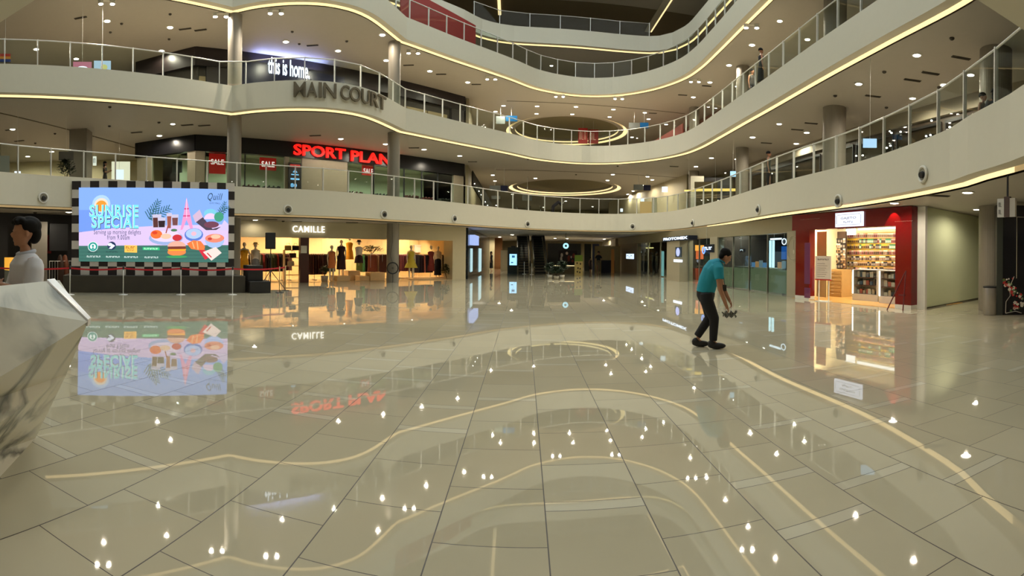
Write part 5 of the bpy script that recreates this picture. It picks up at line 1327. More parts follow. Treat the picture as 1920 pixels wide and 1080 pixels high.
# ------------------------------------------------------------------ pale green wall, pillar, bin, black booth at the right edge
FR = Frame((10.62, 10.35), (14.7, 11.55)); GREEN = rgb(212, 218, 180, 'pale_green_wall', .6, var=.02)
struct(MB().bx(0, FR.L+2, 0, .25, 0, 2.94).build('wall_right', GREEN, None, loc=FR.A, rotz=FR.rot))
struct(MB().bx(-.10, .02, -.06, .3, 0, 2.94).build('trim_40', WHITE, None, loc=FR.A, rotz=FR.rot))
struct(MB().bx(0, FR.L, -.012, 0, 0, .04).build('baseboard_right', rgb(90, 86, 66, 'skirting'), None, loc=FR.A, rotz=FR.rot))
struct(MB().bx(17, 17.2, 0, 14, 0, 2.94).build('wall_right', rgb(120, 112, 96, 'dim_wall')))
p = onz(1857, 590, 0)
t = thing('litter_bin', 'cylindrical brushed steel litter bin beside the black booth', 'bin', p, 0)
MB().lathe([(.19, 0), (.19, .03), (.2, .04), (.2, .68), (.19, .72)], 28).build('drum', mat('bin_steel', (.42, .39, .36), .3, .8, var=.05), t, True); MB().lathe([(.2, .70), (.2, .74), (.12, .745), (.11, .70)], 28).build('rim', DARKMETAL, t, True)
p = onz(1868, 591, 0); az = -math.atan2(p.x, p.y)
bt = thing('black_booth', 'tall glossy black booth wall at the right edge of the picture', 'booth', p, az + .15)
MB().bx(0, 2.6, 0, .45, 0, 2.85).build('shell', BLACKGLOSS, bt); MB().bx(.0, .16, -.02, 0, 0, 2.75).build('side_strip', rgb(58, 62, 58, 'booth_strip', .3), bt)
MB().bx(.52, .532, -.012, 0, .95, 2.55).bx(.52, 2.4, -.012, 0, 2.54, 2.55).build('cream_line', rgb(206, 196, 170, 'cream_line'), bt)
fl = thing('floral_artwork', 'red and white flower artwork low on the black booth', 'artwork', p, az + .15)
rr = random.Random(9)
for nm, c_, n in (('red_blossom', (196, 40, 44), 26), ('white_blossom', (230, 220, 206), 24), ('green_leaf', (90, 120, 70), 16)):
    q = MB()
    for i in range(n):
        t_ = rr.random(); x = .45 + rr.uniform(-.12, .12) + .15*math.sin(t_*5) ; z = .1 + t_*.85; s_ = rr.uniform(.02, .045)
        for k in range(5):
            a_ = k*2*PI/5 + i; q.disc(x+.6*s_*math.cos(a_), z+.6*s_*math.sin(a_), s_*.5, None, -.014 - .0005*(i % 7), 8)
    q.build(nm, rgb(*c_), fl)
q = MB(); q.tube([(.24, -.02, .05), (.25, -.02, .35), (.36, -.02, .5), (.34, -.02, .72), (.46, -.02, 1.0)], .008, 5).tube([(.24, -.02, .05), (.5, -.02, .1), (.66, -.02, .05)], .008, 5); q.build('outline', rgb(220, 210, 196, 'outline'), fl)
p = atd(1886, 386, 9.2); t = thing('hanging_direction_sign', 'white and brown direction sign hanging from the ceiling near the black booth', 'sign', p, -math.atan2(p.x, p.y) - .5)
zc = 2.95 - p.z
MB().bx(-.16, -.02, -.03, .03, -.2, .13).build('white_panel', rgb(214, 210, 206, 'sign_white'), t); MB().bx(-.02, .09, -.035, .035, -.2, .16).build('brown_panel', rgb(86, 66, 62, 'sign_brown'), t); MB().bx(.09, .2, -.03, .03, -.2, .13).build('white_panel', rgb(196, 190, 182, 'sign_white2'), t)
MB().bx(.02, .05, -.01, .01, .16, zc).build('hanger', DARKMETAL, t)
q = MB(); put_text(q, '#2', -.13, -.06, -.02, .06, -.034, .03); put_text(q, '#2', -.13, -.06, -.15, -.07, -.034, .03); q.build('lettering', rgb(60, 54, 54, 'ink'), t)

# ------------------------------------------------------------------ the stooping man
base = onz(1330, 652, 0); az = -math.atan2(base.x, base.y)
t = thing('person', 'man in turquoise polo and black trousers stooping with a cloth in hand', 'person', base, az)
nb = -.09
V = [(-.06,0,.87),(-.045,0,1.0),(-.01,0,1.12),(.05,0,1.24),(.12,0,1.345),(.19,0,1.40),(.215,0,1.45)]
Rr = [(.085,.10),(.08,.09),(.085,.10),(.09,.11),(.07,.09),(.052,.052),(.05,.05)]
V[0] = (-.06,0,.87); E = [(i, i+1) for i in range(6)]
def leg(y, knee, ank, toe, heel):
    i = len(V); V.extend([(-.05, y, .80), (knee[0], y, knee[1]), (ank[0], y, ank[1]), (toe[0], y, toe[1])]); Rr.extend([.075, .050, .036, .030]); E.extend([(0, i), (i, i+1), (i+1, i+2), (i+2, i+3)])
leg(-.095, (.07, .47), (.06, .10), (.21, .035), None); leg(.095, (.00, .47), (-.20, .12), (-.08, .035), None)
for y, el, wr in ((-.20, (.15, 1.0), (.26, .71)), (.19, (.20, 1.0), (.32, .76))):
    i = len(V); V.extend([(.13, y, 1.31), (el[0], y*1.15, el[1]), (wr[0], y*.9, wr[1])]); Rr.extend([.056, .046, .034]); E.extend([(4, i), (i, i+1), (i+1, i+2)])
    hand_chain(V, E, Rr, V[i+2], i+2, (.45, 0, -.9), (-.6, -y, -.2), .8)
hp, R_ = head_parts((.25, 0, 1.475), PI/2 + .25, .55, 1.0)
me = skin_mesh('body', V, E, Rr, 0, .009, hp)
put_mesh('body', me, SKIN, t)
mb = MB()
mb.tube([(-.075,0,.885),(-.055,0,.97),(-.02,0,1.10),(.04,0,1.23),(.10,0,1.33),(.17,0,1.40)], [.15,.155,.160,.168,.15,.075], 20)
for y in (-.1, .1): mb.tube([(-.05,y*.5,.93),(-.01,y*.6,1.08),(.05,y*.8,1.24),(.11,y,1.32)], [.105,.11,.12,.10], 14)
for y in (-.17, .17): mb.tube([(.10,y*.8,1.34),(.135,y*1.12,1.28),(.15,y*1.33,1.12)], [.08,.085,.074], 14)
put_mesh('polo_shirt', remeshed(mb), mat('turquoise_cloth', s2l((26, 148, 172)), .75, var=.08, bump=.1, vscale=12), t)
mb = MB()
mb.tube([(-.07,0,.95),(-.065,0,.86),(-.05,0,.76)], [.145,.152,.12], 20)
for y, kn, an_ in ((-.095, (.075, .48), (.06, .13)), (.095, (.0, .48), (-.20, .17))):
    mb.tube([(-.055,y*.8,.88),(-.045,y,.76),(kn[0],y,kn[1]),((kn[0]+an_[0])/2,y,(kn[1]+an_[1])/2),(an_[0],y,an_[1])], [.115,.112,.083,.072,.064], 14)
put_mesh('trousers', remeshed(mb), mat('black_cloth', (.009, .009, .011), .8, var=.2), t)
for y, x in ((-.095, .05), (.095, -.21)):
    mb = MB(); mb.ell((x+.07, y, .05), (.15, .055, .052), 16, 10); mb.ell((x-.01, y, .08), (.07, .05, .07), 14, 8)
    put_mesh('shoe', remeshed(mb, .009, 3), mat('shoe_black', (.012, .011, .012), .5, var=.1), t)
Rh = Matrix.Rotation(PI/2+.25, 4, 'Z') @ Matrix.Rotation(.55, 4, 'X')
mb = MB(); mb.ell((0, .028, .055), (.084, .100, .082), 20, 14); mb.ell((0, .062, -.005), (.072, .052, .07), 14, 10)
for q in (-1, 1): mb.ell((q*.066, .02, .04), (.022, .05, .045), 12, 8)
mb.v = [tuple(Rh @ Vector(v) + Vector((.25, 0, 1.475))) for v in mb.v]; put_mesh('hair', remeshed(mb, .009, 2), HAIRM, t)
mb = MB(); mb.tube([(.17+.0*math.cos(a_), .075*math.sin(a_), 1.40+.0*a_) if False else (.185+.05*math.cos(a_), .068*math.sin(a_), 1.405-.03*math.cos(a_)) for a_ in [2*PI*i/18 for i in range(18)]], .016, 8, True); mb.build('collar', rgb(20, 120, 146, 'collar_teal'), [c for c in t.children if c.name.startswith('polo')][0], True)
mb = MB(); mb.bx(.205, .265, -.17, -.155, .93, 1.03); bd_ = mb.build('badge', BLACK, t); MB().tube([(.2, -.06, 1.34), (.22, -.15, 1.15), (.235, -.162, 1.03)], .005, 5).build('lanyard', BLACK, bd_)
wr = Vector((.335, -.17, .63))
q = MB(); n = 9
for i in range(n):
    for j in range(7):
        u, v = i/(n-1)-.5, j/6-.5
        q.v.append((wr.x - .02 + u*.20 + .02*math.sin(j*2), wr.y + v*.07 + .02*math.sin(i*1.7), wr.z - .03 - .16*abs(v)*.8 + .03*math.sin(i*2.1+j)))
for i in range(n-1):
    for j in range(6): q.f.append([i*7+j, (i+1)*7+j, (i+1)*7+j+1, i*7+j+1]); q.m.append(0)
o = q.build('cloth', rgb(112, 112, 104, 'grey_cloth', .9), None, True, loc=base, rotz=az); so = o.modifiers.new('s', 'SOLIDIFY'); so.thickness = .012
tag(o, 'crumpled grey cleaning cloth held by the stooping man', 'cloth')
# ================================================================== REAR HALL, ground floor
CORW = rgb(120, 104, 70, 'rear_wall_tan', .5)
LW = Frame((-2.52, 29.5), (-2.05, 47))
struct(MB().bx(0, LW.L, .0, .2, 0, 2.94).build('wall_left', mat('teal_black', (.008, .014, .02), .2), None, loc=LW.A, rotz=LW.rot))
for xa, xb, w in ((883, 886.5, 'nearer'), (898.5, 903, 'farther')):
    sign_on(LW, xa, 466, xb, 510, -.04, 'cold_window', 'tall narrow cold-white lit window panel in the dark shop, %s one' % w, glow(170, 205, 210, 1.1), cat='window panel')
sign_on(LW, 890, 443, 898, 459, -.35, 'blade_sign', 'pale blue-white lit blade sign above the dark shop left of the rear hall', glow(150, 170, 220, 1.2), depth=.3)
def dbox(x, yb, d, w, dd, h, name, m, label, cat, z=0, rot=0, kind=None, group=None):
    p = atd(x, 470, d); o = MB().bx(-w/2, w/2, 0, dd, 0, h).build(name, m, None, loc=(p.x, p.y, z), rotz=-math.atan2(p.x, p.y) + rot)
    if kind: o['kind'] = kind
    else: tag(o, label, cat, group)
    return o
dbox(917, 0, 47, 1.0, .5, 2.94, 'wall_left', rgb(206, 190, 150, 'lit_cream'), '', '', kind='structure')
dbox(931, 0, 49, 1.1, 1, 2.94, 'wall_left', rgb(150, 96, 44, 'amber_brown'), '', '', kind='structure')
dbox(946, 0, 44, .65, .5, 1.75, 'info_pillar', rgb(176, 164, 132, 'cream_pillar'), 'pale freestanding pillar panel left of the lit screen kiosk', 'pillar')
t = thing('screen_kiosk', 'dark kiosk with bright pale blue screen left of the escalators', 'kiosk', onz(962, 513, 0), 0)
MB().bx(-.42, .42, 0, .3, 0, 1.95).build('body', mat('kiosk_dark', (.02, .03, .03), .3), t); MB().bx(-.27, .27, -.02, 0, .62, 1.45).build('screen', glow(150, 205, 240, 1.5), t)
MB().bx(-.1, .12, -.024, -.02, 1.18, 1.34).bx(-.16, .0, -.024, -.02, .78, .86).build('picture', glow(40, 110, 160, .8), t); MB().bx(-.16, .16, 0, .3, 1.95, 2.05).build('cap', DARKMETAL, t)
# pair of escalators
def escalator(x, base_y, label, w=.95, run=9.5, rise=4.9, z0=0, rot=0.0, flip=False):
    p = onz(x, base_y, 0); p.z = z0
    t = thing('escalator', label, 'escalator', p, rot, 'twin escalators')
    mb = MB(); n = 24
    for i in range(n): mb.bx(-w/2+.12, w/2-.12, i*run/n, (i+1)*run/n+.05, (i)*rise/n*.98, (i+1)*rise/n*.98 - .02)
    mb.build('steps', mat('step_black', (.025, .025, .028), .5), t)
    mb = MB()
    for i in range(n): mb.bx(-w/2+.12, w/2-.12, i*run/n-.01, i*run/n, (i+1)*rise/n*.98-.045, (i+1)*rise/n*.98-.01)
    mb.build('step_edges', rgb(96, 92, 80, 'step_edge'), t)
    for q in (-1, 1):
        x0, x1 = q*w/2, q*(w/2-.1); a, b = min(x0, x1), max(x0, x1)
        mb = MB(); mb.add([(a, -.6, 0), (b, -.6, 0), (b, -.6, .45), (a, -.6, .45), (a, run, rise-.25), (b, run, rise-.25), (b, run, rise+.35), (a, run, rise+.35)], [(0,1,2,3),(4,7,6,5),(0,3,7,4),(1,5,6,2),(3,2,6,7),(0,4,5,1)])
        mb.build('side_panel', rgb(110, 100, 76, 'escalator_side', .3), t)
        g = MB(); g.add([(q*(w/2-.05)-.006, -.5, .45), (q*(w/2-.05)-.006, run, rise+.35), (q*(w/2-.05)-.006, run, rise+1.0), (q*(w/2-.05)-.006, -.5, 1.0), (q*(w/2-.05)+.006, -.5, .45), (q*(w/2-.05)+.006, run, rise+.35), (q*(w/2-.05)+.006, run, rise+1.0), (q*(w/2-.05)+.006, -.5, 1.0)], [(0,1,2,3),(4,7,6,5),(0,4,5,1),(3,2,6,7)]); g.build('glass_balustrade', SHOPGLASS, t); gb_ = t.children[-1]
        MB().tube([(q*(w/2-.05), -.55, .55), (q*(w/2-.05), -.62, .8), (q*(w/2-.05), -.45, 1.0), (q*(w/2-.05), run, rise+1.02)], .035, 8).build('handrail', BLACK, gb_, True)
    return t
escalator(982, 513, 'left one of the two dark escalators climbing at the back of the hall', 1.0); escalator(1013, 513, 'right one of the two dark escalators climbing at the back of the hall', 1.05)
for x, y, h, w in ((983, 513, .55, 'before the left escalator'), (997, 514, .45, 'between the two escalators'), (1028, 514, .4, 'right of the twin escalators')):
    p = onz(x, y+1, 0); o = MB().cyl((0,0,0), (0,0,h+.35), .03, n=8).cyl((0,0,0), (0,0,.03), .14, n=14).build('bollard', STEEL, None, loc=p); tag(o, 'thin steel bollard post ' + w, 'bollard')
for i, (x, y, r, h) in enumerate(((1031, 522, .33, .75), (1043, 524, .42, .6), (1054, 522, .36, .9))):
    bush('planter_fern', onz(x, y, 0), r, h, 200, 'dark palm-like plant in a low planter before the rear kiosk, %s one' % ('left', 'middle', 'right')[i], [(34, 54, 28), (22, 38, 20)], pot=.16, seed=20+i, leaf=.13, arch=True)
t = thing('rear_counter', 'grey wood service counter with a lit ledge below the round glowing sign', 'counter', onz(1057, 513, 0), 0)
MB().bx(-.9, .9, 0, .6, 0, .62).build('front', rgb(110, 96, 70, 'counter_wood'), t); MB().bx(-.9, .9, -.03, 0, .58, .62).build('lit_ledge', glow(250, 225, 170, 1.5), t)
dbox(1058, 0, 40.5, 2.6, .1, 2.3, 'backdrop_panel', rgb(62, 56, 50, 'backdrop_dark'), 'dark backdrop panel of the rear counter', 'panel')
p = atd(1061, 461, 36); t = thing('round_sign', 'round pale glowing sign hanging above the rear counter', 'sign', p, 0)
MB().cyl((0, 0, 0), (0, .1, 0), .22, n=24).build('disc', glow(150, 200, 215, 1.6), t); MB().tube([(.23*math.cos(2*PI*i/24), 0, .23*math.sin(2*PI*i/24)) for i in range(24)], .03, 6, True).build('rim', DARKMETAL, t); MB().disc(0, 0, .08, None, -.01).build('mark', rgb(40, 60, 70, 'sign_mark'), t)
MB().cyl((0, .05, .22), (0, .05, 2.95-p.z), .015, n=6).build('hanger', DARKMETAL, t)
p = atd(1064, 482, 40.42); t = thing('dance_poster', 'dark poster with white and red figure shapes behind the rear counter', 'poster', p, 0)
MB().bx(-.7, .75, 0, .05, -.55, .5).build('panel', rgb(44, 24, 26, 'poster_dark'), t)
q = MB(); q.disc(-.45, .15, .1, .16, -.012).disc(-.5, -.15, .09, .2, -.013).disc(-.05, .3, .1, .12, -.012).disc(.3, .0, .06, .1, -.012); q.build('white_figures', rgb(240, 225, 215, 'figure_white'), t)
q = MB(); q.disc(.1, -.1, .1, .25, -.011).disc(.5, .1, .12, .2, -.011).disc(.4, -.3, .1, .12, -.011); q.build('red_figures', rgb(150, 60, 50, 'figure_red'), t)
t = thing('totem_board', 'cream and lime green totem board with small drawings, right of the rear counter', 'totem board', onz(1085, 516, 0), 0)
MB().bx(-.28, .28, 0, .2, 0, .98).build('cream_board', rgb(206, 180, 110, 'totem_cream'), t); MB().bx(-.28, .28, 0, .2, .98, 1.42).build('green_board', rgb(120, 150, 50, 'totem_lime'), t)
q = MB(); 
for i, (a, b) in enumerate(((-.12, .85), (.12, .8), (-.05, .5), (.1, .45), (-.1, .25), (.08, .2))): q.disc(a, b, .05, .07, -.006)
q.build('drawings', rgb(70, 54, 30, 'totem_ink'), t)
# far end walls of the ground floor
struct(MB().bx(-34, 24, 60, 60.2, 0, 2.95).build('wall_back', rgb(136, 124, 90, 'far_olive')))
for x, w, c_, nm in ((1102, .6, (40, 44, 40), 'dark green'), (1117, .6, (60, 70, 110), 'blue-grey')): dbox(x, 0, 46, w, .1, 2.4, 'clothes_display', rgb(*c_, None, .6), '%s clothes display at the far end of the right-hand shops' % nm, 'display')
dbox(1140, 0, 42, 1.1, .4, 1.0, 'low_counter', rgb(24, 22, 40, 'indigo_dark'), 'dark indigo counter under the violet-blue sign', 'counter')
dbox(1139, 0, 44.5, 2.2, .1, 2.2, 'back_panel', rgb(176, 160, 110, 'warm_panel'), 'warm lit back panel under the violet-blue sign', 'panel')
dbox(1149, 0, 41, .25, .3, 1.9, 'goods_tower', rgb(196, 130, 60, 'amber_goods'), 'narrow amber goods tower under the violet-blue sign', 'display')
# small people
BLKC = mat('cloth_black', (.012, .012, .014), .8)
def pixh(x, yt, yb_): return None
person(onz(1122, 511, 0), -.2, 'staff member in black shirt and khaki trousers standing far right in the rear hall', BODY_M, [('shirt', clothes('top'), BLKC), ('sleeves', clothes('sleeves'), BLKC), ('trousers', clothes('trousers'), rgb(130, 118, 92, 'khaki'))])
person(onz(1107, 512, 0), .6, 'person in dark red-brown clothes near the far shops of the rear hall', BODY_F, [('dress', clothes('dress', .4), rgb(50, 26, 24, 'brown_red_cloth'))], scale=.72)
person(onz(921, 508, 0), 1.2, 'woman in dark clothes by the cream wall left of the rear hall', BODY_F, [('dress', clothes('dress', .25), BLKC)], long=True, scale=.95)
person(atd(197, 300, 24.5)*1 - Vector((0, 0, atd(197, 300, 24.5).z - T[1] + .04)), 2.2, 'person in black looking at a phone behind the first gallery railing, far left', BODY_P, [('dress', clothes('dress', .5), BLKC), ('sleeves', clothes('sleeves'), BLKC)], long=True, scale=.92)
def gp(x, d, k): p = atd(x, 300, d); return Vector((p.x, p.y, T[k] - .04))
person(gp(1842, 13.5, 1), .3, 'person in brown-black clothes behind the right-hand first gallery railing, left of two', BODY_M, [('shirt', clothes('top'), rgb(36, 26, 20, 'brown_shirt')), ('trousers', clothes('trousers'), BLKC)], scale=.98)
person(gp(1863, 13.3, 1), 2.6, 'person in dark navy coat behind the right-hand first gallery railing, right of two', BODY_F, [('dress', clothes('dress', .3), rgb(22, 26, 40, 'navy_coat')), ('sleeves', clothes('sleeves'), rgb(22, 26, 40, 'navy_coat'))], long=True)
person(gp(1441, 20.8, 1), 1.0, 'person in dark green top behind the right-hand first gallery railing', BODY_M, [('shirt', clothes('top'), rgb(30, 48, 36, 'green_top')), ('trousers', clothes('trousers'), BLKC)], scale=.92)
person(gp(1409, 24.5, 2), .4, 'person in dark grey top behind the right-hand second gallery railing, left one', BODY_M, [('shirt', clothes('top'), rgb(70, 66, 62, 'grey_top')), ('trousers', clothes('trousers'), BLKC)])
person(gp(1425, 22.0, 2), 1.4, 'person in black behind the right-hand second gallery railing, right one', BODY_F, [('dress', clothes('dress', .3), BLKC)])
t = thing('stroller', 'dark pushchair-like cart behind the rear first gallery railing', 'cart', gp(1045, 35.2, 1), 0)
MB().tube([(-.3, 0, .15), (-.25, 0, .6), (.1, 0, .9), (.35, 0, .7)], .12, 8).build('seat', rgb(40, 30, 40, 'cart_plum'), t, True); MB().cyl((-.3, -.1, .15), (-.3, .1, .15), .15, n=14).cyl((.3, -.1, .15), (.3, .1, .15), .15, n=14).build('wheel', BLACK, t); MB().tube([(.35, 0, .7), (.5, 0, 1.0)], .02, 6).build('handle', STEEL, t)

# ================================================================== FIRST GALLERY surroundings
def wallseg(a, b, z0, z1, m, name='wall_right', th=.2):
    f_ = Frame(a, b); return struct(MB().bx(0, f_.L, 0, th, z0, z1).build(name, m, None, loc=f_.A, rotz=f_.rot)), f_
BRN = rgb(74, 60, 48, 'brown_shopfront', .5); OL = rgb(150, 145, 112, 'olive_far_wall', .6); CRM = rgb(190, 180, 150, 'cream_far_wall', .6)
_, G1 = wallseg((15.0, 33), (14.6, 5), T[1]-.04, 6.9, BRN)
wallseg((14.9, 33), (14.4, 5), 6.9, S[2], rgb(150, 138, 120, 'bulkhead'), th=.6)
for i in range(9):
    a = 3 + i*2.8
    t = thing('gallery_shop_window', 'dark brown framed shop window along the right-hand first gallery', 'shop window', G1.at(a, -.06, T[1]-.04), G1.rot, 'shop windows on the right-hand first gallery')
    MB().bx(0, 2.5, 0, .02, .05, 2.5).build('glass_pane', glass_mat('dim_glass', (.75, .75, .7), .5), t); MB().bx(-.05, .0, -.03, .04, 0, 2.6).bx(2.5, 2.55, -.03, .04, 0, 2.6).bx(0, 2.5, -.03, .04, 2.5, 2.6).build('frame', DARKMETAL, t)
for x, y, k_ in ((1605, 292, 0), (1617, 291, 0), (1657, 276, 1), (1662, 277, 1), (1669, 273, 1), (1736, 255, 2), (1744, 253, 2), (1688, 247, 3), (1780, 238, 3), (1620, 262, 3), (1668, 246, 3), (1671, 249, 3), (1746, 226, 3)):
    s_, z_ = G1.px(x, y, -.32); p = G1.at(s_, -.32, z_)
    t = thing('track_light', 'small bright shop spotlight glowing behind the right-hand first gallery railing', 'spotlight', p, 0, 'shop spotlights on the right-hand first gallery')
    MB().cyl((0, 0, 0), (0, 0, .08), .035, n=8).build('housing', DARKMETAL, t); MB().ell((0, -.02, -.01), (.04, .04, .03), 8, 6).build('lens', LENS, t); MB().cyl((0, 0, .06), (.32*G1.ey.x, .32*G1.ey.y, .06), .012, n=5).build('stem', DARKMETAL, t)
def gsign(x0, y0, x1, y1, d, name, m, label, cat='sign', text=None, tm=None, rot=0.0, top=None, depth=.08, group=None, extra=None):
    if rot == 0.0 and d > 25 and False: pass
    p0, p1 = atd(x0, y1, d), atd(x1, y0, d); c = (p0 + p1) / 2; w = (Vector((p1.x, p1.y)) - Vector((p0.x, p0.y))).length; h = p1.z - p0.z
    t = thing(name, label, cat, (c.x, c.y, p0.z), -math.atan2(c.x, c.y) + rot, group)
    lo_ = 0.0; lvl = 1 if p0.z < S[2] else 2
    if name in ('lit_doorway', 'brown_kiosk', 'warm_doorway', 'pale_partition', 'dark_shopfront', 'pale_screen_wall', 'white_panel'): lo_ = (T[lvl] - .04) - p0.z
    elif not top: top = S[lvl + 1]
    MB().bx(-w/2, w/2, 0, depth, lo_, h).build('panel', m, t)
    if text: q = MB(); put_text(q, text, -w*.36, w*.36, h*.25, h*.75, -.012, .02); q.build('lettering', tm, t)
    if top: MB().cyl((0, depth/2, h), (0, depth/2, top - p0.z), .02 if name == 'direction_sign' else .005, n=6).build('hanger', STEEL, t)
    if extra: extra(t, w, h)
    return t
BL = rgb(24, 96, 150, 'sign_blue', .4, emit=.25, ecol=s2l((30, 120, 190))); PALE = rgb(150, 158, 160, 'sign_pale'); NAVY = rgb(30, 36, 80, 'sign_navy')
gsign(1618, 260, 1644, 276, 15.5, 'lit_display', glow(170, 205, 240, 1.3), 'bright blue-white display screen in the right-hand first gallery shop', 'screen')
gsign(1369, 321, 1380, 331, 26.5, 'lit_display', glow(170, 215, 245, 1.2), 'small bright blue-white hanging display left of the right gallery column', 'screen', top=S[2])
gsign(918, 348, 938, 357, 36, 'direction_sign', PALE, 'pale half of the hanging direction sign left of the first gallery oval cove', top=S[2]); gsign(938.5, 348, 952, 358, 36, 'direction_sign', NAVY, 'navy half of the hanging direction sign left of the first gallery oval cove', top=S[2])
gsign(921, 367, 938, 373, 46, 'direction_sign', PALE, 'farther small pale sign below the left direction sign', top=S[2]); gsign(980, 366, 998, 376, 40, 'direction_sign', PALE, 'pale grey sign inside the first gallery oval cove', top=S[2], rot=.25)
gsign(1188, 346, 1206, 356, 38, 'direction_sign', PALE, 'pale half of the hanging direction sign right of the first gallery oval cove', top=S[2]); gsign(1206.5, 347, 1220, 357, 38, 'direction_sign', NAVY, 'navy half of the hanging direction sign right of the first gallery oval cove', top=S[2])
gsign(1241, 350, 1252, 360, 40, 'lit_display', glow(225, 235, 240, 1.3), 'small white lit square sign, upper right of the rear first gallery', top=S[2]); gsign(1201, 371, 1208, 379, 46, 'lit_display', glow(225, 235, 240, 1.3), 'smaller white lit square sign at the middle of the rear first gallery', top=S[2]); gsign(1163, 391, 1168, 397, 52, 'lit_display', glow(225, 235, 240, 1.3), 'tiny white lit sign just above the rear first fascia', top=S[2])
gsign(961, 217, 950, 232, 37, 'direction_sign', PALE, 'x') if False else None
gsign(930, 218, 947, 232, 37, 'direction_sign', PALE, 'pale half of the hanging sign left of the second gallery oval cove', top=S[3]); gsign(948, 217, 970, 227, 37, 'direction_sign', BL, 'blue half of the hanging sign left of the second gallery oval cove', top=S[3])
gsign(1179, 230, 1199, 240, 38, 'direction_sign', PALE, 'pale half of the hanging sign right of the second gallery oval cove', top=S[3]); gsign(1200, 230, 1216, 240, 38, 'direction_sign', BL, 'bright blue half of the hanging sign right of the second gallery oval cove', top=S[3])
gsign(1084, 240, 1102, 269, 42, 'red_banner', rgb(150, 26, 24, 'banner_red'), 'red banner seen under the second gallery oval cove, left of two', 'banner', top=S[3]+.5, text='#3', tm=rgb(220, 180, 170, 'banner_pale')); gsign(1103, 243, 1122, 269, 42.5, 'red_banner', rgb(140, 22, 22, 'banner_red2'), 'red banner seen under the second gallery oval cove, right of two', 'banner', top=S[3]+.5, text='#2', tm=rgb(220, 180, 170, 'banner_pale'))
# rear walls of the galleries
o, RB = wallseg((10.9, 58), (12.6, 36), T[1]-.04, S[2], CRM)
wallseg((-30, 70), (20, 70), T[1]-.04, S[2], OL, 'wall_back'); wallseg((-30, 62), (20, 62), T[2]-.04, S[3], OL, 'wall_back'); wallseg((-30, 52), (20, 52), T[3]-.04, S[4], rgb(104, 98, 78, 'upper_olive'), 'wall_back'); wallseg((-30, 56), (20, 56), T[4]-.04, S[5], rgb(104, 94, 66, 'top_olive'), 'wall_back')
wallseg((13.5, 52), (15.0, 33), T[1]-.04, S[2], rgb(124, 118, 92, 'olive_side')); wallseg((13.2, 52), (14.4, 33.5), T[2]-.04, S[3], rgb(150, 100, 88, 'brick_pink')); wallseg((14.9, 33), (14.4, 5), T[2]-.04, S[3], rgb(96, 92, 76, 'grey_side')); wallseg((15.5, 40), (15.5, 5), T[3]-.04, S[4], rgb(120, 110, 90, 'upper_side'))
wallseg((16, 43), (16, 5), T[4]-.04, S[5], rgb(150, 156, 150, 'pale_top_side'))
LRED = rgb(150, 40, 34, 'red_hoarding', .6)
t = thing('red_hoarding', 'long red wall panel behind the third gallery railing, upper left of the rear curve', 'wall panel', (0, 0, 0))
a, b = atd(752, 30, 29.0), atd(892, 60, 34.0); f_ = Frame(a, b); MB().bx(0, f_.L, 0, .1, T[3]-.04, S[4]).build('panel', LRED, t).matrix_world = Matrix.Translation(f_.A) @ Matrix.Rotation(f_.rot, 4, 'Z')
t = thing('red_hoarding', 'short red wall panel behind the third gallery railing, upper right of the rear curve', 'wall panel', (0, 0, 0))
f_ = Frame((11.6, 36), (12.2, 28)); MB().bx(0, f_.L, 0, .1, T[3]-.04, 15.4).build('panel', LRED, t).matrix_world = Matrix.Translation(f_.A) @ Matrix.Rotation(f_.rot, 4, 'Z')
t = thing('red_wall_panel', 'slanting dull red wall panel behind the rear right second gallery railing', 'wall panel', (0, 0, 0))
f_ = Frame((9.2, 40), (11.9, 35)); MB().add([(0,0,T[2]), (f_.L,0,T[2]), (f_.L,0,10.9), (0,0,9.3), (0,.1,T[2]), (f_.L,.1,T[2]), (f_.L,.1,10.9), (0,.1,9.3)], [(0,1,2,3),(4,7,6,5),(3,2,6,7),(1,5,6,2),(0,3,7,4)]).build('panel', rgb(150, 70, 62, 'dull_red'), t).matrix_world = Matrix.Translation(f_.A) @ Matrix.Rotation(f_.rot, 4, 'Z')
wallseg((-3.0, 34.9), (-3.6, 69), T[1]-.04, S[2], rgb(170, 160, 128, 'cream_side_wall'), 'wall_left'); wallseg((-3.0, 34.9), (-3.6, 61), T[2]-.04, S[3], rgb(150, 140, 114, 'cream_side_wall2'), 'wall_left')
wallseg((-17, 24), (-6, 46), T[3]-.04, S[4], rgb(140, 130, 108, 'upper_left_wall'), 'wall_left')
# top: two long pale beams with warm strips on the right
for i, (xq, y0, y1, z) in enumerate(((11.7, 37, 43.5, S[5]), )):
    struct(MB().bx(xq-.5, xq, y0-12, y1, z-.1, z+1.2).build('trim_%d' % (50+i), FASCIA)); struct(MB().bx(xq+.02, xq+.16, y0-12, y1, z-.06, z-.02).build('trim_%d' % (52+i), LED))
p = onz(937, 27, S[5]-.03); struct(MB().bx(-.12, .12, -14, 0, -.06, 0).build('trim_54', LED, None, loc=(p.x, p.y, S[5]-.03)))
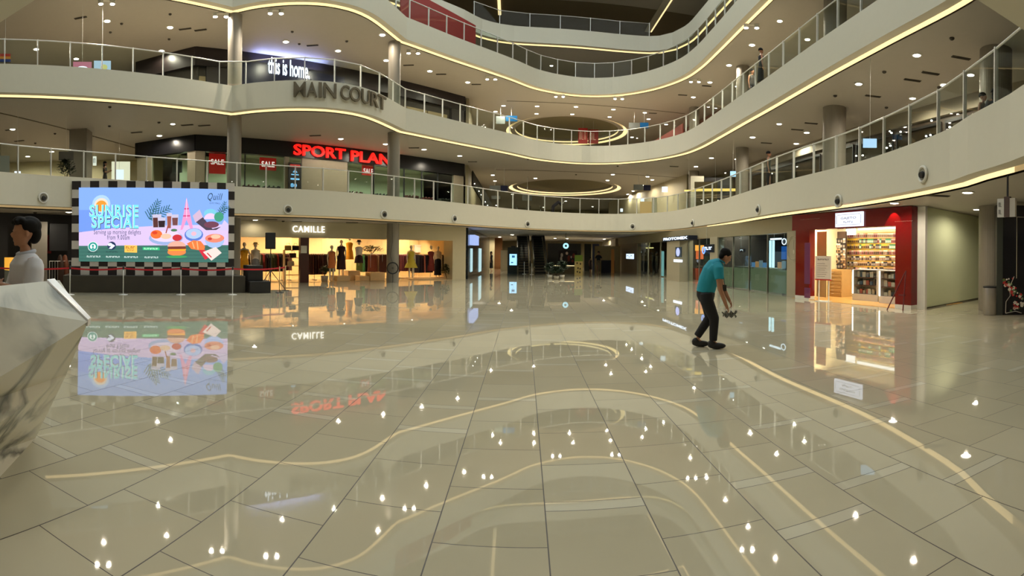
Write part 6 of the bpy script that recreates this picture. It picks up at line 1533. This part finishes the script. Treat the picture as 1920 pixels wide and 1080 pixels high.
# downlights added to brighten upper levels, galleries, rear hall and near floor
for k, pts in ((4, [(-10, 34), (-4, 42), (3, 41), (10, 42), (14, 30), (14, 20)]), (5, [(-5, 44), (5, 46), (13, 44)]), (2, [(-22, 14), (-24, 22), (-17, 28), (0, 52), (6, 58), (-2, 64), (4, 66), (10, 64), (13.2, 12), (13.4, 21), (13.4, 29)]), (3, [(-22, 14), (-22, 24), (-15, 28), (0, 46), (5, 54), (13.2, 12), (13.4, 21), (13.4, 29)]), (1, [(-15, 18), (0, 40), (4, 48), (13, 6), (-4, -2.5), (0, -3), (4, -2.5), (8.5, .5), (-9, -1)])):
    for x, y in pts: downlight((x, y, S[k] - (.02 if k == 5 else 0)), 'added round downlight far inside the %s ceiling' % {1:'ground floor',2:'first gallery',3:'second gallery',4:'third gallery',5:'top gallery'}[k], 'added inner downlights %d' % k, big=1.4)
# lamps added to brighten the inside of the right-hand shops
for x, off, w, c_ in ((1365, 1.8, 90, (.8, .95, 1)), (1400, 1.8, 90, (.8, .95, 1)), (1432, 1.8, 110, (.7, .9, 1)), (1465, 1.6, 110, (.7, .9, 1)), (1300, 2, 80, (1, .7, .4)), (1322, 2, 50, (1, .8, .6)), (1210, 2, 80, (.9, .95, 1)), (1235, 2, 80, (.8, .95, 1)), (1141, 1, 90, (1, .85, .6))):
    a = RW.sx(x, off); o = downlight(RW.at(a, off, 2.95), 'small added lamp in the ceiling inside the right-hand shops', 'ceiling lamps inside the right-hand shops', spot_data('shop_in', w, .05, 2.8, c_), 1.0)
MB()
# left far end of the first gallery
wallseg((-30, 19.5), (-21.5, 26.5), T[1]-.04, S[2], rgb(196, 186, 150, 'left_end_cream'), 'wall_left'); wallseg((-21.5, 26.5), (-19.2, 21.6), T[1]-.04, S[2], rgb(176, 160, 120, 'left_end_tan'), 'wall_left')
gsign(209, 303, 244, 338, 26.5, 'lit_doorway', glow(235, 230, 200, 1.0), 'bright white lit shop entrance behind the phone user on the first gallery', 'shop entrance')  # glowing panel stands in for the light of the shop inside
gsign(215, 318, 232, 336, 26.3, 'lit_display', glow(220, 235, 250, 1.3), 'small cold-white display at the foot of the lit shop entrance', 'screen')
gsign(174, 293, 181, 310, 25, 'lit_display', glow(225, 225, 210, 1.1), 'small white lit notice right of the square pillar on the first gallery', 'sign', text='#1', tm=NAVY)
gsign(0, 292, 18, 325, 20.5, 'pale_screen_wall', rgb(140, 136, 124, 'grey_screen'), 'grey wall block at the far left of the first gallery', 'wall panel')
gsign(27, 321, 39, 326, 21, 'lit_display', glow(230, 232, 240, 1.3), 'small white lit counter display at the far left of the first gallery', 'screen')
q = gp(124, 21.5, 1); bush('potted_plant', q, .42, .95, 380, 'dark leafy plant behind the first gallery railing above the video wall', [(36, 48, 26), (26, 34, 18)], seed=31, leaf=.13, pot=.2)
gsign(110, 284, 138, 300, 23, 'dark_notice', rgb(120, 112, 110, 'grey_notice'), 'grey notice board hanging behind the leafy plant', 'sign', top=S[2])
# diagonal handrail stair beside the sports shop
a, b = atd(887, 321, 35.5), atd(923, 382, 37.5)
t = thing('escalator_balustrade', 'dark sloping escalator balustrade with small lights right of the sports shop', 'escalator', (b.x, b.y, T[1]-.04), math.atan2((b-a).y, (b-a).x))
hl = Vector((b.x-a.x, b.y-a.y)).length; hh = a.z - b.z
MB().add([(0, 0, .0), (-hl, 0, hh+.0), (-hl, 0, hh+.95), (0, 0, .95), (0, .12, .0), (-hl, .12, hh), (-hl, .12, hh+.95), (0, .12, .95)], [(0,1,2,3),(4,7,6,5),(0,4,5,1),(3,2,6,7),(0,3,7,4),(1,5,6,2)]).build('panel', mat('balustrade_dark', (.03, .03, .022), .3), t)
q = MB()
for i in range(9): q.ell((-hl*i/9-.1, -.02, hh*i/9+.35), (.03, .02, .03), 8, 5)
q.build('lights', LENS, t); MB().tube([(0, .06, 1.0), (-hl, .06, hh+1.0)], .04, 6).build('handrail', BLACK, t)
# right rear of first gallery: warm strip, brown kiosk, white panel
gsign(1283, 356, 1300, 358.5, 31, 'warm_strip', glow(255, 220, 120, 1.3), 'short warm strip light at the left of the brown gallery kiosk', 'light'); gsign(1300, 354, 1382, 358, 29, 'warm_strip', glow(255, 215, 110, 1.3), 'long warm strip light behind the right rear first gallery railing', 'light', rot=-.1)
gsign(1302, 341, 1345, 356, 30, 'brown_kiosk', rgb(96, 84, 50, 'kiosk_olive'), 'olive brown kiosk block behind the right rear first gallery railing', 'kiosk', depth=.8)
gsign(1295, 330, 1320, 345, 33, 'white_panel', rgb(206, 204, 186, 'white_panel_far'), 'white wall panel above the brown kiosk on the first gallery', 'panel'); gsign(1320, 333, 1372, 346, 34, 'dark_shopfront', BLACK, 'black shop opening above the brown gallery kiosk', 'shop front')
gsign(1200, 378, 1222, 398, 45, 'warm_doorway', glow(200, 160, 90, .7), 'warm glowing doorway just above the rear first fascia', 'shop entrance'); gsign(1222, 370, 1270, 398, 44, 'pale_partition', rgb(150, 152, 136, 'partition'), 'pale grey partition behind the rear right first gallery railing', 'partition')  # doorway light is put into the panel as its own glow
# far left of the second gallery
wallseg((-30, 15), (-21.5, 24), T[2]-.04, S[3], rgb(74, 70, 60, 'left_dark_wall'), 'wall_left'); wallseg((-21.5, 24), (-19.2, 21.6), T[2]-.04, S[3], rgb(74, 70, 60, 'left_dark_wall'), 'wall_left')
def rbow(t, w, h):
    for i, (c_, nm) in enumerate((((190, 40, 30), 'red'), ((220, 140, 40), 'amber'), ((40, 60, 140), 'blue'))): MB().bx(-w/2, w/2, -.02, 0, h*(.66-.33*i), h*(.99-.33*i)).build(nm + '_stripe', rgb(*c_), t)
gsign(0, 101, 20, 116, 20.5, 'striped_screen', BLACK, 'red, amber and blue striped panel at the far left of the second gallery', 'panel', extra=rbow)
gsign(137, 116, 172, 134, 22, 'lit_display', glow(190, 110, 130, .8), 'red and white lit shop display, left of two on the second gallery', 'screen', extra=lambda t, w, h: MB().disc(0, h*.3, w*.3, h*.25, -.01).build('white_shape', glow(230, 230, 245, 1.4), t))
gsign(176, 114, 208, 134, 22, 'lit_display', glow(170, 200, 220, .9), 'pale blue lit shop display, right of two on the second gallery', 'screen', extra=lambda t, w, h: MB().disc(w*.1, h*.4, w*.2, h*.25, -.01).build('yellow_shape', glow(190, 190, 110, 1.0), t))

# lit doorways have no lamps, their panels' glow stands in; clean up helper data
for me_ in list(bpy.data.meshes):
    if me_.users == 0: bpy.data.meshes.remove(me_)
